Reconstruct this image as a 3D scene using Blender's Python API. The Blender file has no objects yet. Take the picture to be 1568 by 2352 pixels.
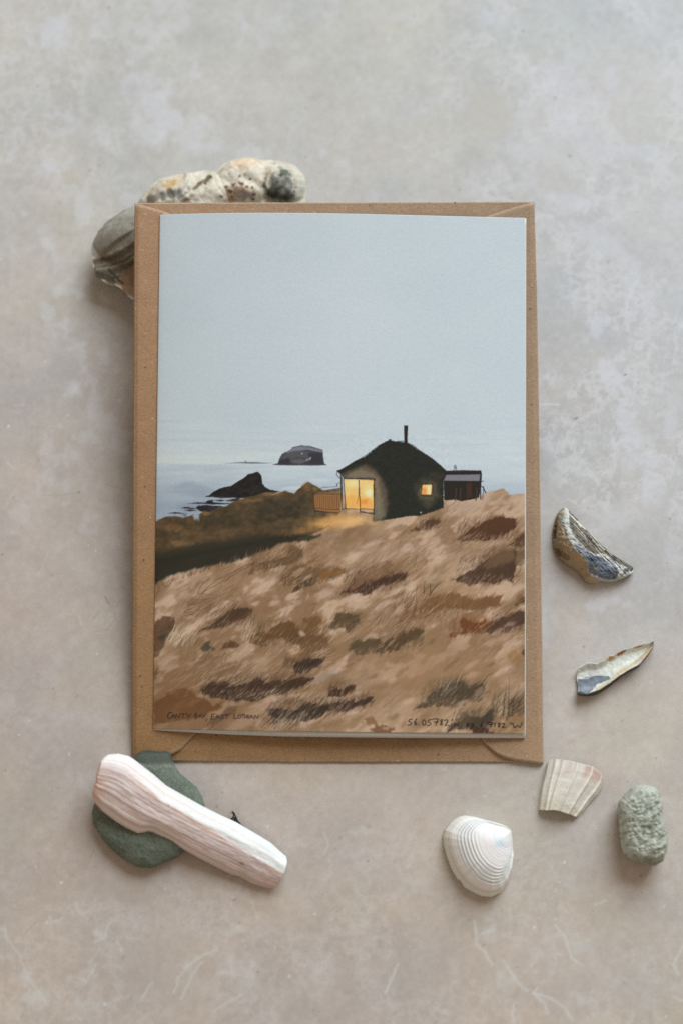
import bpy, math, random
import numpy as np

CAL = False; KEY = 13.5; AMB = 0.30; GAIN = 1.14
MM = 0.001
rng = np.random.RandomState(7)
random.seed(7)
S = bpy.context.scene
COL = S.collection

# ------------------------------------------------------------------ camera model
TH = math.radians(13.0); DIST = 411.0; FOC = 50.0
CAM = np.array([0.0, -DIST*math.sin(TH), DIST*math.cos(TH)])
CT, ST = math.cos(TH), math.sin(TH)
K = 36.0/FOC/2352.0                       # photo measured as 1568 x 2352

def ray(u, v):
    x = (np.asarray(u, float)-784)*K; y = -(np.asarray(v, float)-1176)*K
    return np.stack([x, y*CT+ST, y*ST-CT], -1)

def at(u, v, z=0.0):
    """table-space point (mm) seen at u,v and standing z above the tabletop"""
    d = ray(u, v); t = (np.asarray(z, float)-CAM[2])/d[..., 2]
    return CAM + d*t[..., None]

def proj(P):
    q = P-CAM
    y = q[..., 1]*CT+q[..., 2]*ST; z = -q[..., 1]*ST+q[..., 2]*CT
    return 784+q[..., 0]/(-z)/K, 1176-y/(-z)/K

# leaning plane of the envelope
SL = math.radians(9.0)
FENV = 0.87
Y0 = at(784, 1750, 0.9)[1]
NRM = np.array([0, -math.sin(SL), math.cos(SL)])
PO = np.array([0, Y0, 0.9])
def on_env(u, v, h=0.0):
    d = ray(u, v); o = PO + NRM*np.asarray(h, float)[..., None] if np.ndim(h) else PO+NRM*h
    t = ((o-CAM)@NRM if np.ndim(h) == 0 else np.sum((o-CAM)*NRM, -1))/(d@NRM)
    return CAM + d*np.asarray(t)[..., None]
def plane_z(P):
    return 0.9+(P[..., 1]-Y0)*math.tan(SL)

# ------------------------------------------------------------------ numpy helpers
TAB = rng.rand(512, 512)
def vn(x, y, seed=0):
    x = np.asarray(x, float)+seed*37.13; y = np.asarray(y, float)+seed*91.7
    xi = np.floor(x).astype(int); yi = np.floor(y).astype(int)
    fx = x-xi; fy = y-yi
    fx = fx*fx*(3-2*fx); fy = fy*fy*(3-2*fy)
    a = TAB[xi % 512, yi % 512]; b = TAB[(xi+1) % 512, yi % 512]
    c = TAB[xi % 512, (yi+1) % 512]; d = TAB[(xi+1) % 512, (yi+1) % 512]
    return (a*(1-fx)+b*fx)*(1-fy)+(c*(1-fx)+d*fx)*fy
def fbm(x, y, sc, seed=0, octv=4, an=1.0, ang=0.0, gain=0.5):
    """0..1 noise; sc feature size, an stretch along direction ang (deg)"""
    c, s = math.cos(math.radians(ang)), math.sin(math.radians(ang))
    X = (x*c+y*s)/(sc*an); Y = (-x*s+y*c)/sc
    t = 0; w = 0; a = 1.0
    for o in range(octv):
        t = t+a*vn(X, Y, seed+o*3.1); w += a; a *= gain
        X = X*2.03; Y = Y*2.03
    return t/w
def ss(a, b, x):
    t = np.clip((x-a)/(b-a), 0, 1); return t*t*(3-2*t)
def lin(c):
    c = np.asarray(c, float)/255.0
    return np.where(c < 0.04045, c/12.92, ((c+0.055)/1.055)**2.4)

# light reaching the table as the lamps give it (fitted on a white card), used to turn seen colours to surface colours
LC = np.array(LCOEF) if 'LCOEF' in globals() else None
def illum(u, v):
    x = (np.clip(u, -200, 1768)-784)/784; y = (np.clip(v, -200, 2552)-1176)/1176
    B = np.stack([np.ones_like(x), x, y, x*x, x*y, y*y], -1)
    return B@LFIT
#LFIT#
LFIT = np.array( [[0.8247, 0.7983, 0.7605], [0.0524, 0.0568, 0.0591], [-0.1417, -0.1536, -0.16], [-0.0038, -0.0042, -0.0044], [-0.0343, -0.0372, -0.0388], [0.0278, 0.03, 0.0312]] )
#ENDFIT#
def albedo(rgb, u, v, f=1.0):
    if CAL: return np.full(rgb.shape, 0.5)
    return np.clip(lin(rgb)/illum(u, v)/f, 0.004, 0.93)

class Raster:
    """paint board in photo units"""
    def __init__(s, u0, v0, u1, v1, res, base):
        s.u0, s.v0, s.res = u0, v0, res
        s.w = int((u1-u0)*res); s.h = int((v1-v0)*res)
        s.U, s.V = np.meshgrid(u0+(np.arange(s.w)+.5)/res, v0+(np.arange(s.h)+.5)/res)
        s.C = np.zeros((s.h, s.w, 3))+np.array(base, float)
    def box(s, a, b, c, d):
        x0 = max(0, int((a-s.u0)*s.res)); x1 = min(s.w, int((c-s.u0)*s.res)+1)
        y0 = max(0, int((b-s.v0)*s.res)); y1 = min(s.h, int((d-s.v0)*s.res)+1)
        return (slice(y0, y1), slice(x0, x1)) if x1 > x0 and y1 > y0 else None
    def mix(s, sl, m, col):
        m = m[..., None]; s.C[sl] = s.C[sl]*(1-m)+np.asarray(col, float)*m
    def poly(s, pts, col, a=1.0, soft=1.0, warp=0.0, wsc=6, seed=1, an=1, ang=0, mott=0.0, bris=0.0):
        P = np.array(pts, float); pad = soft*2.5+warp+3
        sl = s.box(P[:, 0].min()-pad, P[:, 1].min()-pad, P[:, 0].max()+pad, P[:, 1].max()+pad)
        if sl is None: return
        U, V = s.U[sl], s.V[sl]
        if warp:
            U0, V0 = U, V
            U = U0+(fbm(U0, V0, wsc, seed, 3, an, ang)-.5)*2*warp
            V = V0+(fbm(U0, V0, wsc, seed+9, 3, an, ang)-.5)*2*warp
        ins = np.zeros(U.shape, bool); D = np.full(U.shape, 1e9)
        n = len(P)
        for i in range(n):
            x1, y1 = P[i]; x2, y2 = P[(i+1) % n]
            if y1 != y2:
                ins ^= ((y1 > V) != (y2 > V)) & (U < (x2-x1)*(V-y1)/(y2-y1)+x1)
            dx, dy = x2-x1, y2-y1; L = dx*dx+dy*dy+1e-9
            t = np.clip(((U-x1)*dx+(V-y1)*dy)/L, 0, 1)
            D = np.minimum(D, (U-x1-t*dx)**2+(V-y1-t*dy)**2)
        D = np.sqrt(D)*np.where(ins, 1, -1)
        if bris:
            D = D+(fbm(s.U[sl], s.V[sl], 2.0, seed+17, 3, 7, ang)-.5)*2*bris+(fbm(s.U[sl], s.V[sl], 6, seed+27, 3, 3, ang)-.5)*1.6*bris
        m = ss(-soft, soft, D)*a
        if mott: m = m*np.clip(1-mott+2*mott*fbm(s.U[sl], s.V[sl], 9, seed+4, 4, 2, -30), 0, 1)
        s.mix(sl, m, col)
    def blob(s, cu, cv, ru, rv, col, a=1.0, ang=0, rough=0.5, sc=20, seed=1, hard=0.5, an=1):
        R = max(ru, rv)*1.7
        sl = s.box(cu-R, cv-R, cu+R, cv+R)
        if sl is None: return
        c, q = math.cos(math.radians(ang)), math.sin(math.radians(ang))
        X = s.U[sl]-cu; Y = s.V[sl]-cv
        d = np.sqrt(((X*c+Y*q)/ru)**2+((-X*q+Y*c)/rv)**2)
        d = d+(fbm(s.U[sl], s.V[sl], sc, seed, 4, an, ang)-.5)*2*rough
        s.mix(sl, ss(1.0, 1.0-hard, d)*a, col)
    def line(s, pts, w, col, a=1.0, w1=None, jit=0.0, soft=0.6):
        P = np.array(pts, float)
        if jit:
            Q = [P[0]]
            for i in range(len(P)-1):
                n = max(1, int(np.hypot(*(P[i+1]-P[i]))/4))
                for k in range(1, n+1):
                    Q.append(P[i]+(P[i+1]-P[i])*k/n+(rng.rand(2)-.5)*jit)
            P = np.array(Q)
        w1 = w if w1 is None else w1; n = len(P)-1
        pad = max(w, w1)+2
        sl = s.box(P[:, 0].min()-pad, P[:, 1].min()-pad, P[:, 0].max()+pad, P[:, 1].max()+pad)
        if sl is None: return
        U, V = s.U[sl], s.V[sl]; M = np.zeros(U.shape)
        for i in range(n):
            x1, y1 = P[i]; x2, y2 = P[i+1]; dx, dy = x2-x1, y2-y1; L = dx*dx+dy*dy+1e-9
            t = np.clip(((U-x1)*dx+(V-y1)*dy)/L, 0, 1)
            d = np.sqrt((U-x1-t*dx)**2+(V-y1-t*dy)**2)
            ww = (w+(w1-w)*(i+t)/n)/2
            M = np.maximum(M, ss(ww+soft, ww-soft, d)*np.clip(ww*2/0.9, 0, 1))
        s.mix(sl, M*a, col)
    def hatch(s, cu, cv, ru, rv, n, ang, length, col, a=0.5, w=1.4, da=12, curve=0.15, rot=0, dl=.4):
        c, q = math.cos(math.radians(rot)), math.sin(math.radians(rot))
        for _ in range(n):
            r = math.sqrt(rng.rand()); th = rng.rand()*6.283
            x = r*math.cos(th)*ru; y = r*math.sin(th)*rv
            x, y = cu+x*c-y*q, cv+x*q+y*c
            A = math.radians(ang+(rng.rand()-.5)*2*da); Ln = length*(1-dl+2*dl*rng.rand())
            k = (rng.rand()-.3)*curve
            pts = []
            for j in range(5):
                t = j/4; pts.append((x+math.cos(A+k*t*3)*Ln*t, y-math.sin(A+k*t*3)*Ln*t))
            s.line(pts, w*(.7+.6*rng.rand()), col, a*(.5+.8*rng.rand())*.8, w1=.3)
    def sample(s, u, v, mirror=False):
        x = (u-s.u0)*s.res-.5; y = (v-s.v0)*s.res-.5
        if mirror:
            x = np.abs(x) % (2*(s.w-2)); x = np.where(x > s.w-2, 2*(s.w-2)-x, x)
            y = np.abs(y) % (2*(s.h-2)); y = np.where(y > s.h-2, 2*(s.h-2)-y, y)
        x = np.clip(x, 0, s.w-1.001); y = np.clip(y, 0, s.h-1.001)
        xi = x.astype(int); yi = y.astype(int); fx = (x-xi)[..., None]; fy = (y-yi)[..., None]
        C = s.C
        return (C[yi, xi]*(1-fx)+C[yi, xi+1]*fx)*(1-fy)+(C[yi+1, xi]*(1-fx)+C[yi+1, xi+1]*fx)*fy

def crop(u0, v0, sc):
    return lambda pts: [((u0+x/sc)/1.74171, (v0+y/sc)/1.74171) for x, y in pts]
cA = crop(600, 1650, 1.96); cB = crop(1200, 1650, 1.6505); cC = crop(600, 2250, 1.96)
cD = crop(1350, 2200, 1.889); cF = crop(620, 2780, 3.136); cG = crop(1600, 2800, 2.851)
cS = crop(300, 580, 1.568); cSh = crop(320, 2850, 1.7422); cK = crop(1700, 2900, 1.5208)
cM = crop(2100, 1950, 2.6133); cH = crop(1366, 3300, 1.1487); cI = crop(0, 3300, 1.1479)
cT = crop(0, 0, 1.1479); cU = crop(1366, 0, 1.1487); cR = crop(2050, 750, 1.7416); cL = crop(0, 1200, 1.3067)

# ------------------------------------------------------------------ mesh helpers
def link(name, me, mat, parent=None, smooth=True):
    o = bpy.data.objects.new(name, me); COL.objects.link(o)
    if mat: me.materials.append(mat)
    if smooth: me.polygons.foreach_set('use_smooth', np.ones(len(me.polygons), bool))
    if parent: o.parent = parent
    return o
def mesh_np(name, V, Q, T=None, col=None, org=(0, 0, 0)):
    me = bpy.data.meshes.new(name)
    V = (np.asarray(V)-np.array(org))*MM
    nq = len(Q); nt = 0 if T is None else len(T)
    me.vertices.add(len(V)); me.vertices.foreach_set('co', V.astype(np.float32).ravel())
    li = np.asarray(Q).ravel(); ls = np.arange(nq)*4; lt = np.full(nq, 4)
    if nt:
        ls = np.concatenate([ls, nq*4+np.arange(nt)*3]); lt = np.concatenate([lt, np.full(nt, 3)])
        li = np.concatenate([li, np.asarray(T).ravel()])
    me.loops.add(len(li)); me.loops.foreach_set('vertex_index', li.astype(np.int32))
    me.polygons.add(nq+nt); me.polygons.foreach_set('loop_start', ls.astype(np.int32))
    me.polygons.foreach_set('loop_total', lt.astype(np.int32))
    me.update(calc_edges=True)
    if col is not None:
        a = me.color_attributes.new('paint', 'FLOAT_COLOR', 'POINT')
        a.data.foreach_set('color', np.concatenate([col, np.ones((len(col), 1))], 1).astype(np.float32).ravel())
    return me
def slab(name, Pt, Pb, col, mat, parent=None, org=(0, 0, 0), colb=None, smooth=True):
    """closed solid between two grids n x m x 3 with common outline"""
    n, m = Pt.shape[:2]; N = n*m
    i, j = np.meshgrid(np.arange(n-1), np.arange(m-1), indexing='ij')
    a = (i*m+j).ravel(); q = np.stack([a, a+m, a+m+1, a+1], 1)
    e = Pt[1:, :-1]-Pt[:-1, :-1]; f = Pt[:-1, 1:]-Pt[:-1, :-1]
    if np.cross(e, f)[..., 2].mean() < 0: q = q[:, ::-1]; flip = True
    else: flip = False
    qb = q[:, ::-1]+N
    ring = [(k, 0) for k in range(n)]+[(n-1, k) for k in range(1, m)]+[(k, m-1) for k in range(n-2, -1, -1)]+[(0, k) for k in range(m-2, 0, -1)]
    r = np.array([x*m+y for x, y in ring]); r2 = np.roll(r, -1)
    w = np.stack([r2, r, r+N, r2+N], 1)
    if flip: w = w[:, ::-1]
    V = np.concatenate([Pt.reshape(-1, 3), Pb.reshape(-1, 3)])
    if col is not None:
        c = col.reshape(-1, 3); cb = c if colb is None else np.broadcast_to(np.array(colb, float), c.shape)
        col = np.concatenate([c, cb])
    me = mesh_np(name, V, np.concatenate([q, qb, w]), None, col, org)
    o = link(name, me, mat, parent, smooth); o.location = np.array(org)*MM if parent is None else (np.array(org)*MM-np.array(parent.location))
    return o
def resample(pts, n):
    P = np.array(pts, float); d = np.concatenate([[0], np.cumsum(np.hypot(*np.diff(P, axis=0).T))])
    t = np.linspace(0, d[-1], n)
    return np.stack([np.interp(t, d, P[:, 0]), np.interp(t, d, P[:, 1])], 1)
def smooth_line(P, k, closed=False):
    if k < 1: return P
    for _ in range(k):
        if closed: P = (np.roll(P, 1, 0)+2*P+np.roll(P, -1, 0))/4
        else: P = np.concatenate([P[:1], (P[:-2]+2*P[1:-1]+P[2:])/4, P[-1:]])
    return P
def coons(top, bottom, left, right, n, m, k=3):
    """n along s (left->right), m along t (top->bottom)"""
    T = smooth_line(resample(top, n), k); B = smooth_line(resample(bottom, n), k)
    L = smooth_line(resample(left, m), k); R = smooth_line(resample(right, m), k)
    s = np.linspace(0, 1, n)[:, None, None]; t = np.linspace(0, 1, m)[None, :, None]
    G = (1-t)*T[:, None]+t*B[:, None]+(1-s)*L[None]+s*R[None]
    G -= (1-s)*(1-t)*T[0]+s*(1-t)*T[-1]+(1-s)*t*B[0]+s*t*B[-1]
    return G, s[..., 0]+0*t[..., 0], t[..., 0]+0*s[..., 0]
def polar_solid(name, outline, centre, zfun, zmid, colfun, mat, nr=70, na=260, k=2, bottom=0.0, inset=.80, parent=None, jit=0):
    """stone: outline and centre in photo px, zfun(rho,u,v,P)->height above zmid, flattened underside"""
    O = resample(list(outline)+[outline[0]], na+1)[:-1]; O = smooth_line(O, k, True)
    C = np.array(centre, float)
    if jit:
        an = np.arange(na); O = C+(O-C)*(1+(fbm(an, an*0, 5, 3, 3)-.5)[:, None]*jit)
    rho = np.linspace(0, 1, nr+1)[1:]; rho = np.sin(rho*math.pi/2)**.9
    UV = C+(O-C)[None]*rho[:, None, None]; UV = np.concatenate([np.broadcast_to(C, (1, na, 2)), UV])
    R = np.concatenate([[0], rho])[:, None]+np.zeros((1, na))
    zm = zmid if np.ndim(zmid) else np.full(na, float(zmid))
    base = at(UV[..., 0], UV[..., 1], zm[None])
    H = zfun(R, UV[..., 0], UV[..., 1], base)
    top = base.copy(); top[..., 2] += H*ss(1.0, .97, R)**.3
    cen = base[0, 0].copy()
    bot = []
    for f, z in ((.985, .72), (.95, .42), (inset+.08, .14), (inset, .0)):
        p = cen+(base[-1]-cen)*f; p[:, 2] = bottom+(zm-bottom)*z; bot.append(p)
    bot = np.array(bot)
    V = [top[0, :1]]; 
    V = np.concatenate([top[0, :1], top[1:].reshape(-1, 3), bot.reshape(-1, 3), [[cen[0], cen[1], bottom]]])
    nrings = nr+len(bot)
    q = []; j = np.arange(na); j2 = (j+1) % na
    for i in range(nrings-1):
        q.append(np.stack([1+i*na+j, 1+(i+1)*na+j, 1+(i+1)*na+j2, 1+i*na+j2], 1))
    q = np.concatenate(q)
    t = np.concatenate([np.stack([j*0, 1+j, 1+j2], 1), np.stack([j*0+len(V)-1, 1+(nrings-1)*na+j2, 1+(nrings-1)*na+j], 1)])
    area = np.sum(O[:, 0]*np.roll(O[:, 1], -1)-O[:, 1]*np.roll(O[:, 0], -1))
    if area > 0: q = q[:, ::-1]; t = t[:, ::-1]
    u, v = proj(V)
    c = colfun(u, v, V)
    org = (cen[0], cen[1], 0)
    me = mesh_np(name, V, q, t, c, org)
    o = link(name, me, mat, parent); o.location = np.array(org)*MM
    return o
def tubes(name, lines, rad, mat, org=(0, 0, 0), parent=None, ns=6):
    V = []; Q = []; T = []
    for L in lines:
        L = np.array(L, float); n = len(L); b = len(V)
        for i, p in enumerate(L):
            d = L[min(i+1, n-1)]-L[max(i-1, 0)]; d /= np.linalg.norm(d)+1e-9
            a = np.cross(d, [0, 0, 1.0]); a = a/np.linalg.norm(a) if np.linalg.norm(a) > 1e-6 else np.array([1, 0, 0.])
            c = np.cross(d, a); r = rad*(1-.75*i/(n-1))
            for k in range(ns):
                th = 6.28318*k/ns; V.append(p+r*(a*math.cos(th)+c*math.sin(th)))
        for i in range(n-1):
            for k in range(ns):
                k2 = (k+1) % ns; Q.append((b+i*ns+k, b+i*ns+k2, b+(i+1)*ns+k2, b+(i+1)*ns+k))
        V.append(L[0]); V.append(L[-1])
        for k in range(ns):
            k2 = (k+1) % ns; T.append((len(V)-2, b+k2, b+k)); T.append((len(V)-1, b+(n-1)*ns+k, b+(n-1)*ns+k2))
    me = mesh_np(name, np.array(V), np.array(Q), np.array(T), None, org)
    o = link(name, me, mat, parent)
    o.location = np.array(org)*MM
    return o
def tag(o, label=None, cat=None, group=None, kind=None):
    for k, x in (('label', label), ('category', cat), ('group', group), ('kind', kind)):
        if x: o[k] = x
    return o
def empty(name, loc):
    o = bpy.data.objects.new(name, None); COL.objects.link(o); o.location = np.array(loc)*MM; o.empty_display_size = .01
    return o

# ------------------------------------------------------------------ materials
def paint_mat(name, rough=.8, bump=(), spec=.3, grain=None, sss=0.0, coat=0):
    """vertex paint * fine procedural grain, with layered noise bumps: (scale per m, distance mm, strength)"""
    m = bpy.data.materials.new(name); m.use_nodes = True; nt = m.node_tree; N = nt.nodes; L = nt.links
    b = N['Principled BSDF']; b.inputs['Roughness'].default_value = rough
    b.inputs['Specular IOR Level'].default_value = spec
    a = N.new('ShaderNodeAttribute'); a.attribute_name = 'paint'
    tc = N.new('ShaderNodeTexCoord')
    src = a.outputs['Color']
    for sc, amt in (grain or ()):
        n = N.new('ShaderNodeTexNoise'); n.inputs['Scale'].default_value = sc; n.inputs['Detail'].default_value = 3
        L.new(tc.outputs['Object'], n.inputs['Vector'])
        r = N.new('ShaderNodeMapRange'); r.inputs['From Min'].default_value = .25; r.inputs['From Max'].default_value = .75
        r.inputs['To Min'].default_value = 1-amt; r.inputs['To Max'].default_value = 1+amt
        L.new(n.outputs['Fac'], r.inputs['Value'])
        x = N.new('ShaderNodeVectorMath'); x.operation = 'SCALE'
        L.new(src, x.inputs[0]); L.new(r.outputs['Result'], x.inputs['Scale']); src = x.outputs[0]
    L.new(src, b.inputs['Base Color'])
    prev = None
    for sc, dist, st in bump:
        n = N.new('ShaderNodeTexNoise'); n.inputs['Scale'].default_value = sc; n.inputs['Detail'].default_value = 4
        L.new(tc.outputs['Object'], n.inputs['Vector'])
        bp = N.new('ShaderNodeBump'); bp.inputs['Distance'].default_value = dist*MM; bp.inputs['Strength'].default_value = st
        L.new(n.outputs['Fac'], bp.inputs['Height'])
        if prev: L.new(prev, bp.inputs['Normal'])
        prev = bp.outputs['Normal']
    if prev: L.new(prev, b.inputs['Normal'])
    if sss:
        b.inputs['Subsurface Weight'].default_value = sss
        b.inputs['Subsurface Radius'].default_value = (1, .6, .4); b.inputs['Subsurface Scale'].default_value = .0015
    return m
def plain_mat(name, rgb, rough=.8):
    m = bpy.data.materials.new(name); m.use_nodes = True; nt = m.node_tree; b = nt.nodes['Principled BSDF']
    n = nt.nodes.new('ShaderNodeTexNoise'); n.inputs['Scale'].default_value = 900
    r = nt.nodes.new('ShaderNodeValToRGB'); c = lin(rgb)
    r.color_ramp.elements[0].color = (*(c*.7), 1); r.color_ramp.elements[1].color = (*(c*1.2), 1)
    tc = nt.nodes.new('ShaderNodeTexCoord')
    nt.links.new(tc.outputs['Object'], n.inputs['Vector'])
    nt.links.new(n.outputs['Fac'], r.inputs['Fac']); nt.links.new(r.outputs['Color'], b.inputs['Base Color'])
    b.inputs['Roughness'].default_value = rough
    return m

# ================================================================== the printed card
cN = crop(1000, 2050, 2.6133); cO = crop(600, 2250, 3.136); cW = crop(600, 780, 0.9924)
R = Raster(344, 480, 1214, 1700, 1.35, (172, 186, 190))
U, V = R.U, R.V
# sky wash
t = np.clip((V-486)/(1070-486), 0, 1)[..., None]; sx = ((U-360)/850)[..., None]
sky = np.array([181, 193, 199])*(1-t)+np.array([179, 191, 196])*t
sky = sky+(sx-.5)*np.array([8, 9, 11])*1.0
sky += (fbm(U, V, 140, 3, 4, 1.6, 0)-.5)[..., None]*np.array([9, 7, 6])
b = (fbm(U, V, 9, 5, 4, 16, 1)-.5)*ss(930, 1030, V)
sky += b[..., None]*np.array([15, 12, 9])
# paper of the low sky turns milky near the horizon on the left
g = np.exp(-((V-1055)/26)**2)*ss(900, 380, U)
sky += g[..., None]*np.array([6, 5, 0])
R.C[:] = sky
# sea
sea = np.array([170, 181, 187])*(1-ss(1066, 1180, V))[..., None]+np.array([138, 151, 163])*ss(1066, 1180, V)[..., None]
sea = sea+(ss(380, 800, U)*10)[..., None]*np.array([1, 1.1, 1.0])
sea += ((fbm(U, V, 6, 8, 4, 12, -2)-.5)*14+(fbm(U, V, 30, 18, 3, 3, -4)-.5)*18)[..., None]*np.array([1, .9, .7])
m = ss(1062, 1070, V+(fbm(U, V, 40, 2, 2, 4)-.5)*3)*(.35+.65*ss(1100, 700, U))
m = np.maximum(m, ss(1075, 1110, V)*.75)
R.C = R.C*(1-m[..., None])+sea*m[..., None]
for (x, y, rx, ry, a) in ((690, 1120, 45, 5, .6), (735, 1103, 30, 4, .5), (650, 1096, 40, 4, .3), (420, 1085, 50, 4, .25), (760, 1128, 20, 4, .5), (1120, 1060, 60, 4, .25), (1150, 1100, 50, 8, .15)):
    R.blob(x, y, rx, ry, (186, 198, 204), a, rough=.7, sc=14, an=4)
R.blob(430, 1125, 70, 22, (122, 134, 150), .4, rough=.5, sc=40)
R.blob(440, 1165, 60, 12, (112, 122, 142), .3, rough=.5, sc=40)
for k in range(14):
    x = 360+rng.rand()*840; y = 940+rng.rand()*110
    R.blob(x, y, 40+50*rng.rand(), 2+2*rng.rand(), (146, 158, 165) if k % 2 else (186, 196, 200), .16, rough=.6, sc=18, an=5)
R.line(cW([(1060, 832), (1080, 815), (1100, 790), (1108, 760), (1112, 730), (1125, 700)]), 1.6, (192, 203, 212), .55, w1=2.4, jit=1.2)
R.line(cW([(1020, 850), (1060, 832), (1085, 805)]), 1, (190, 201, 210), .4, jit=1.5)
# far island and the big rock
isl = cA([(590, 400), (650, 394), (700, 390), (745, 388), (748, 378), (754, 378), (757, 388), (830, 389), (900, 394), (970, 395), (900, 400), (800, 402), (700, 398)])
R.poly(isl, (92, 100, 112), .9, .8)
rock = cA([(965, 409), (1003, 398), (1010, 375), (1020, 350), (1040, 322), (1090, 300), (1130, 270), (1190, 260), (1260, 266), (1350, 295), (1358, 350), (1365, 400), (1388, 412), (1300, 416), (1180, 414), (1000, 412)])
R.poly(rock, (62, 65, 70), 1, .8, .8, 4)
R.poly(cA([(1060, 320), (1130, 275), (1190, 264), (1260, 270), (1340, 297), (1352, 312), (1290, 305), (1240, 290), (1180, 300), (1100, 312)]), (118, 120, 130), .9, 1.4, 1.5, 6)
R.poly(cA([(1020, 360), (1100, 310), (1180, 295), (1250, 312), (1240, 360), (1150, 350), (1100, 375)]), (80, 78, 80), .8, 3, 2, 6)
R.poly(cA([(1240, 320), (1350, 318), (1362, 405), (1200, 405), (1180, 392), (1250, 380)]), (48, 47, 54), .9, 2.5, 2, 6)
R.poly(cA([(1008, 408), (1020, 375), (1090, 355), (1110, 405)]), (46, 45, 50), .9, 2.5, 2, 6)
R.blob(*cA([(1175, 385)])[0], 24, 6, (98, 92, 96), .7, rough=.6, sc=8)
R.line(cA([(1222, 374), (1245, 366), (1262, 352), (1255, 372)]), 1.6, (170, 172, 178), .9)
R.blob(*cA([(1193, 322)])[0], 1.5, 1.5, (190, 190, 190), .9)
ink = (40, 32, 38)
R.line(cA([(1110, 275), (1150, 268), (1190, 258), (1262, 266), (1352, 295), (1358, 350), (1366, 405)]), 1.0, (62, 50, 66), .9, jit=.8)
R.line(cA([(1130, 270), (1180, 262), (1215, 280), (1250, 272), (1300, 288)]), .8, (60, 50, 62), .8, jit=.8)
R.line(cA([(965, 409), (1100, 414), (1250, 414), (1388, 412)]), 1.0, (60, 50, 66), .8, jit=1)
# dark rock
R.poly(cA([(430, 662), (470, 645), (500, 622), (550, 595), (600, 583), (640, 575), (700, 535), (740, 512), (770, 485), (800, 478), (845, 465), (862, 478), (875, 500), (885, 560), (905, 585), (940, 605), (1020, 620), (990, 650), (940, 665), (860, 655), (720, 672), (600, 667), (520, 664)]), (31, 29, 27), 1, .8, .9, 4)
for p in ([(295, 715), (370, 703), (440, 708), (450, 690), (500, 685), (490, 700), (540, 710), (640, 710), (600, 720), (500, 722), (420, 716)],
          [(245, 748), (280, 742), (340, 748), (370, 756), (330, 758)], [(265, 768), (320, 760), (370, 768), (320, 775)],
          [(140, 788), (200, 780), (275, 792), (200, 794)], [(590, 690), (640, 680), (700, 670), (720, 690), (640, 700)],
          [(360, 750), (380, 730), (450, 726), (560, 735), (600, 742), (520, 770), (470, 792), (400, 775)], [(480, 660), (560, 668), (640, 668), (560, 674)],
          [(500, 688), (560, 684), (600, 692), (550, 696)], [(290, 742), (310, 738), (305, 748)], [(430, 700), (470, 694), (480, 716)]):
    R.poly(cA(p), (34, 30, 32), .95, .7, 1.2, 4)
# headland wash
ground = cA([(20, 880), (70, 843), (130, 820), (200, 815), (260, 828), (320, 810), (345, 800), (350, 840), (390, 860), (385, 800), (430, 770), (452, 790), (500, 785), (540, 745), (600, 735), (650, 705), (720, 682), (760, 665), (830, 668), (860, 642), (900, 656), (950, 652), (1000, 625), (1060, 618), (1130, 637), (1165, 600), (1195, 568), (1240, 545), (1262, 577), (1310, 580), (1345, 605), (1500, 640)]) + \
    cB([(400, 560), (945, 560), (1060, 582), (1190, 560), (1215, 532), (1290, 515), (1340, 500), (1385, 545), (1440, 538), (1520, 545)])+[(1230, 1710), (330, 1710)]
R.poly(ground, (160, 131, 110), 1, .9, 1.2, 7)
A0 = R.C.copy()
# ---- the grassy slope
gm = (V > 1130)
lowf = fbm(U, V, 60, 21, 4, 2.2, -28); midf = fbm(U, V, 25, 22, 4, 2.2, -30); fin = fbm(U, V, 5, 23, 3, 3.5, -50)
c1 = np.array([162, 136, 110.]); c2 = np.array([129, 102, 75.]); c3 = np.array([182, 157, 134.])
k = ss(.38, .66, lowf*.55+midf*.45)[..., None]
slope = c2*(1-k)+c1*k
k2 = (ss(.52, .68, midf)*.75)[..., None]; slope = slope*(1-k2)+c3*k2
slope += (fin-.5)[..., None]*13
# lower left of the sheet is browner
k3 = (ss(1430, 1620, V)*ss(900, 420, U)*.62)[..., None]; slope = slope*(1-k3)+np.array([112, 84, 58])*k3
k4 = (np.exp(-(((U-1000)/130)**2+((V-1540)/75)**2))*.8)[..., None]; slope = slope*(1-k4)+(np.array([143, 113, 84])+(fin-.5)[..., None]*8)*k4
inside = (np.abs(A0-np.array([160, 131, 110.])).sum(-1) < 3)
edge = ss(0, 50, np.abs(A0-np.array([160, 131, 110.])).sum(-1))
R.C = A0*edge[..., None]+slope*(1-edge)[..., None]
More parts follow.
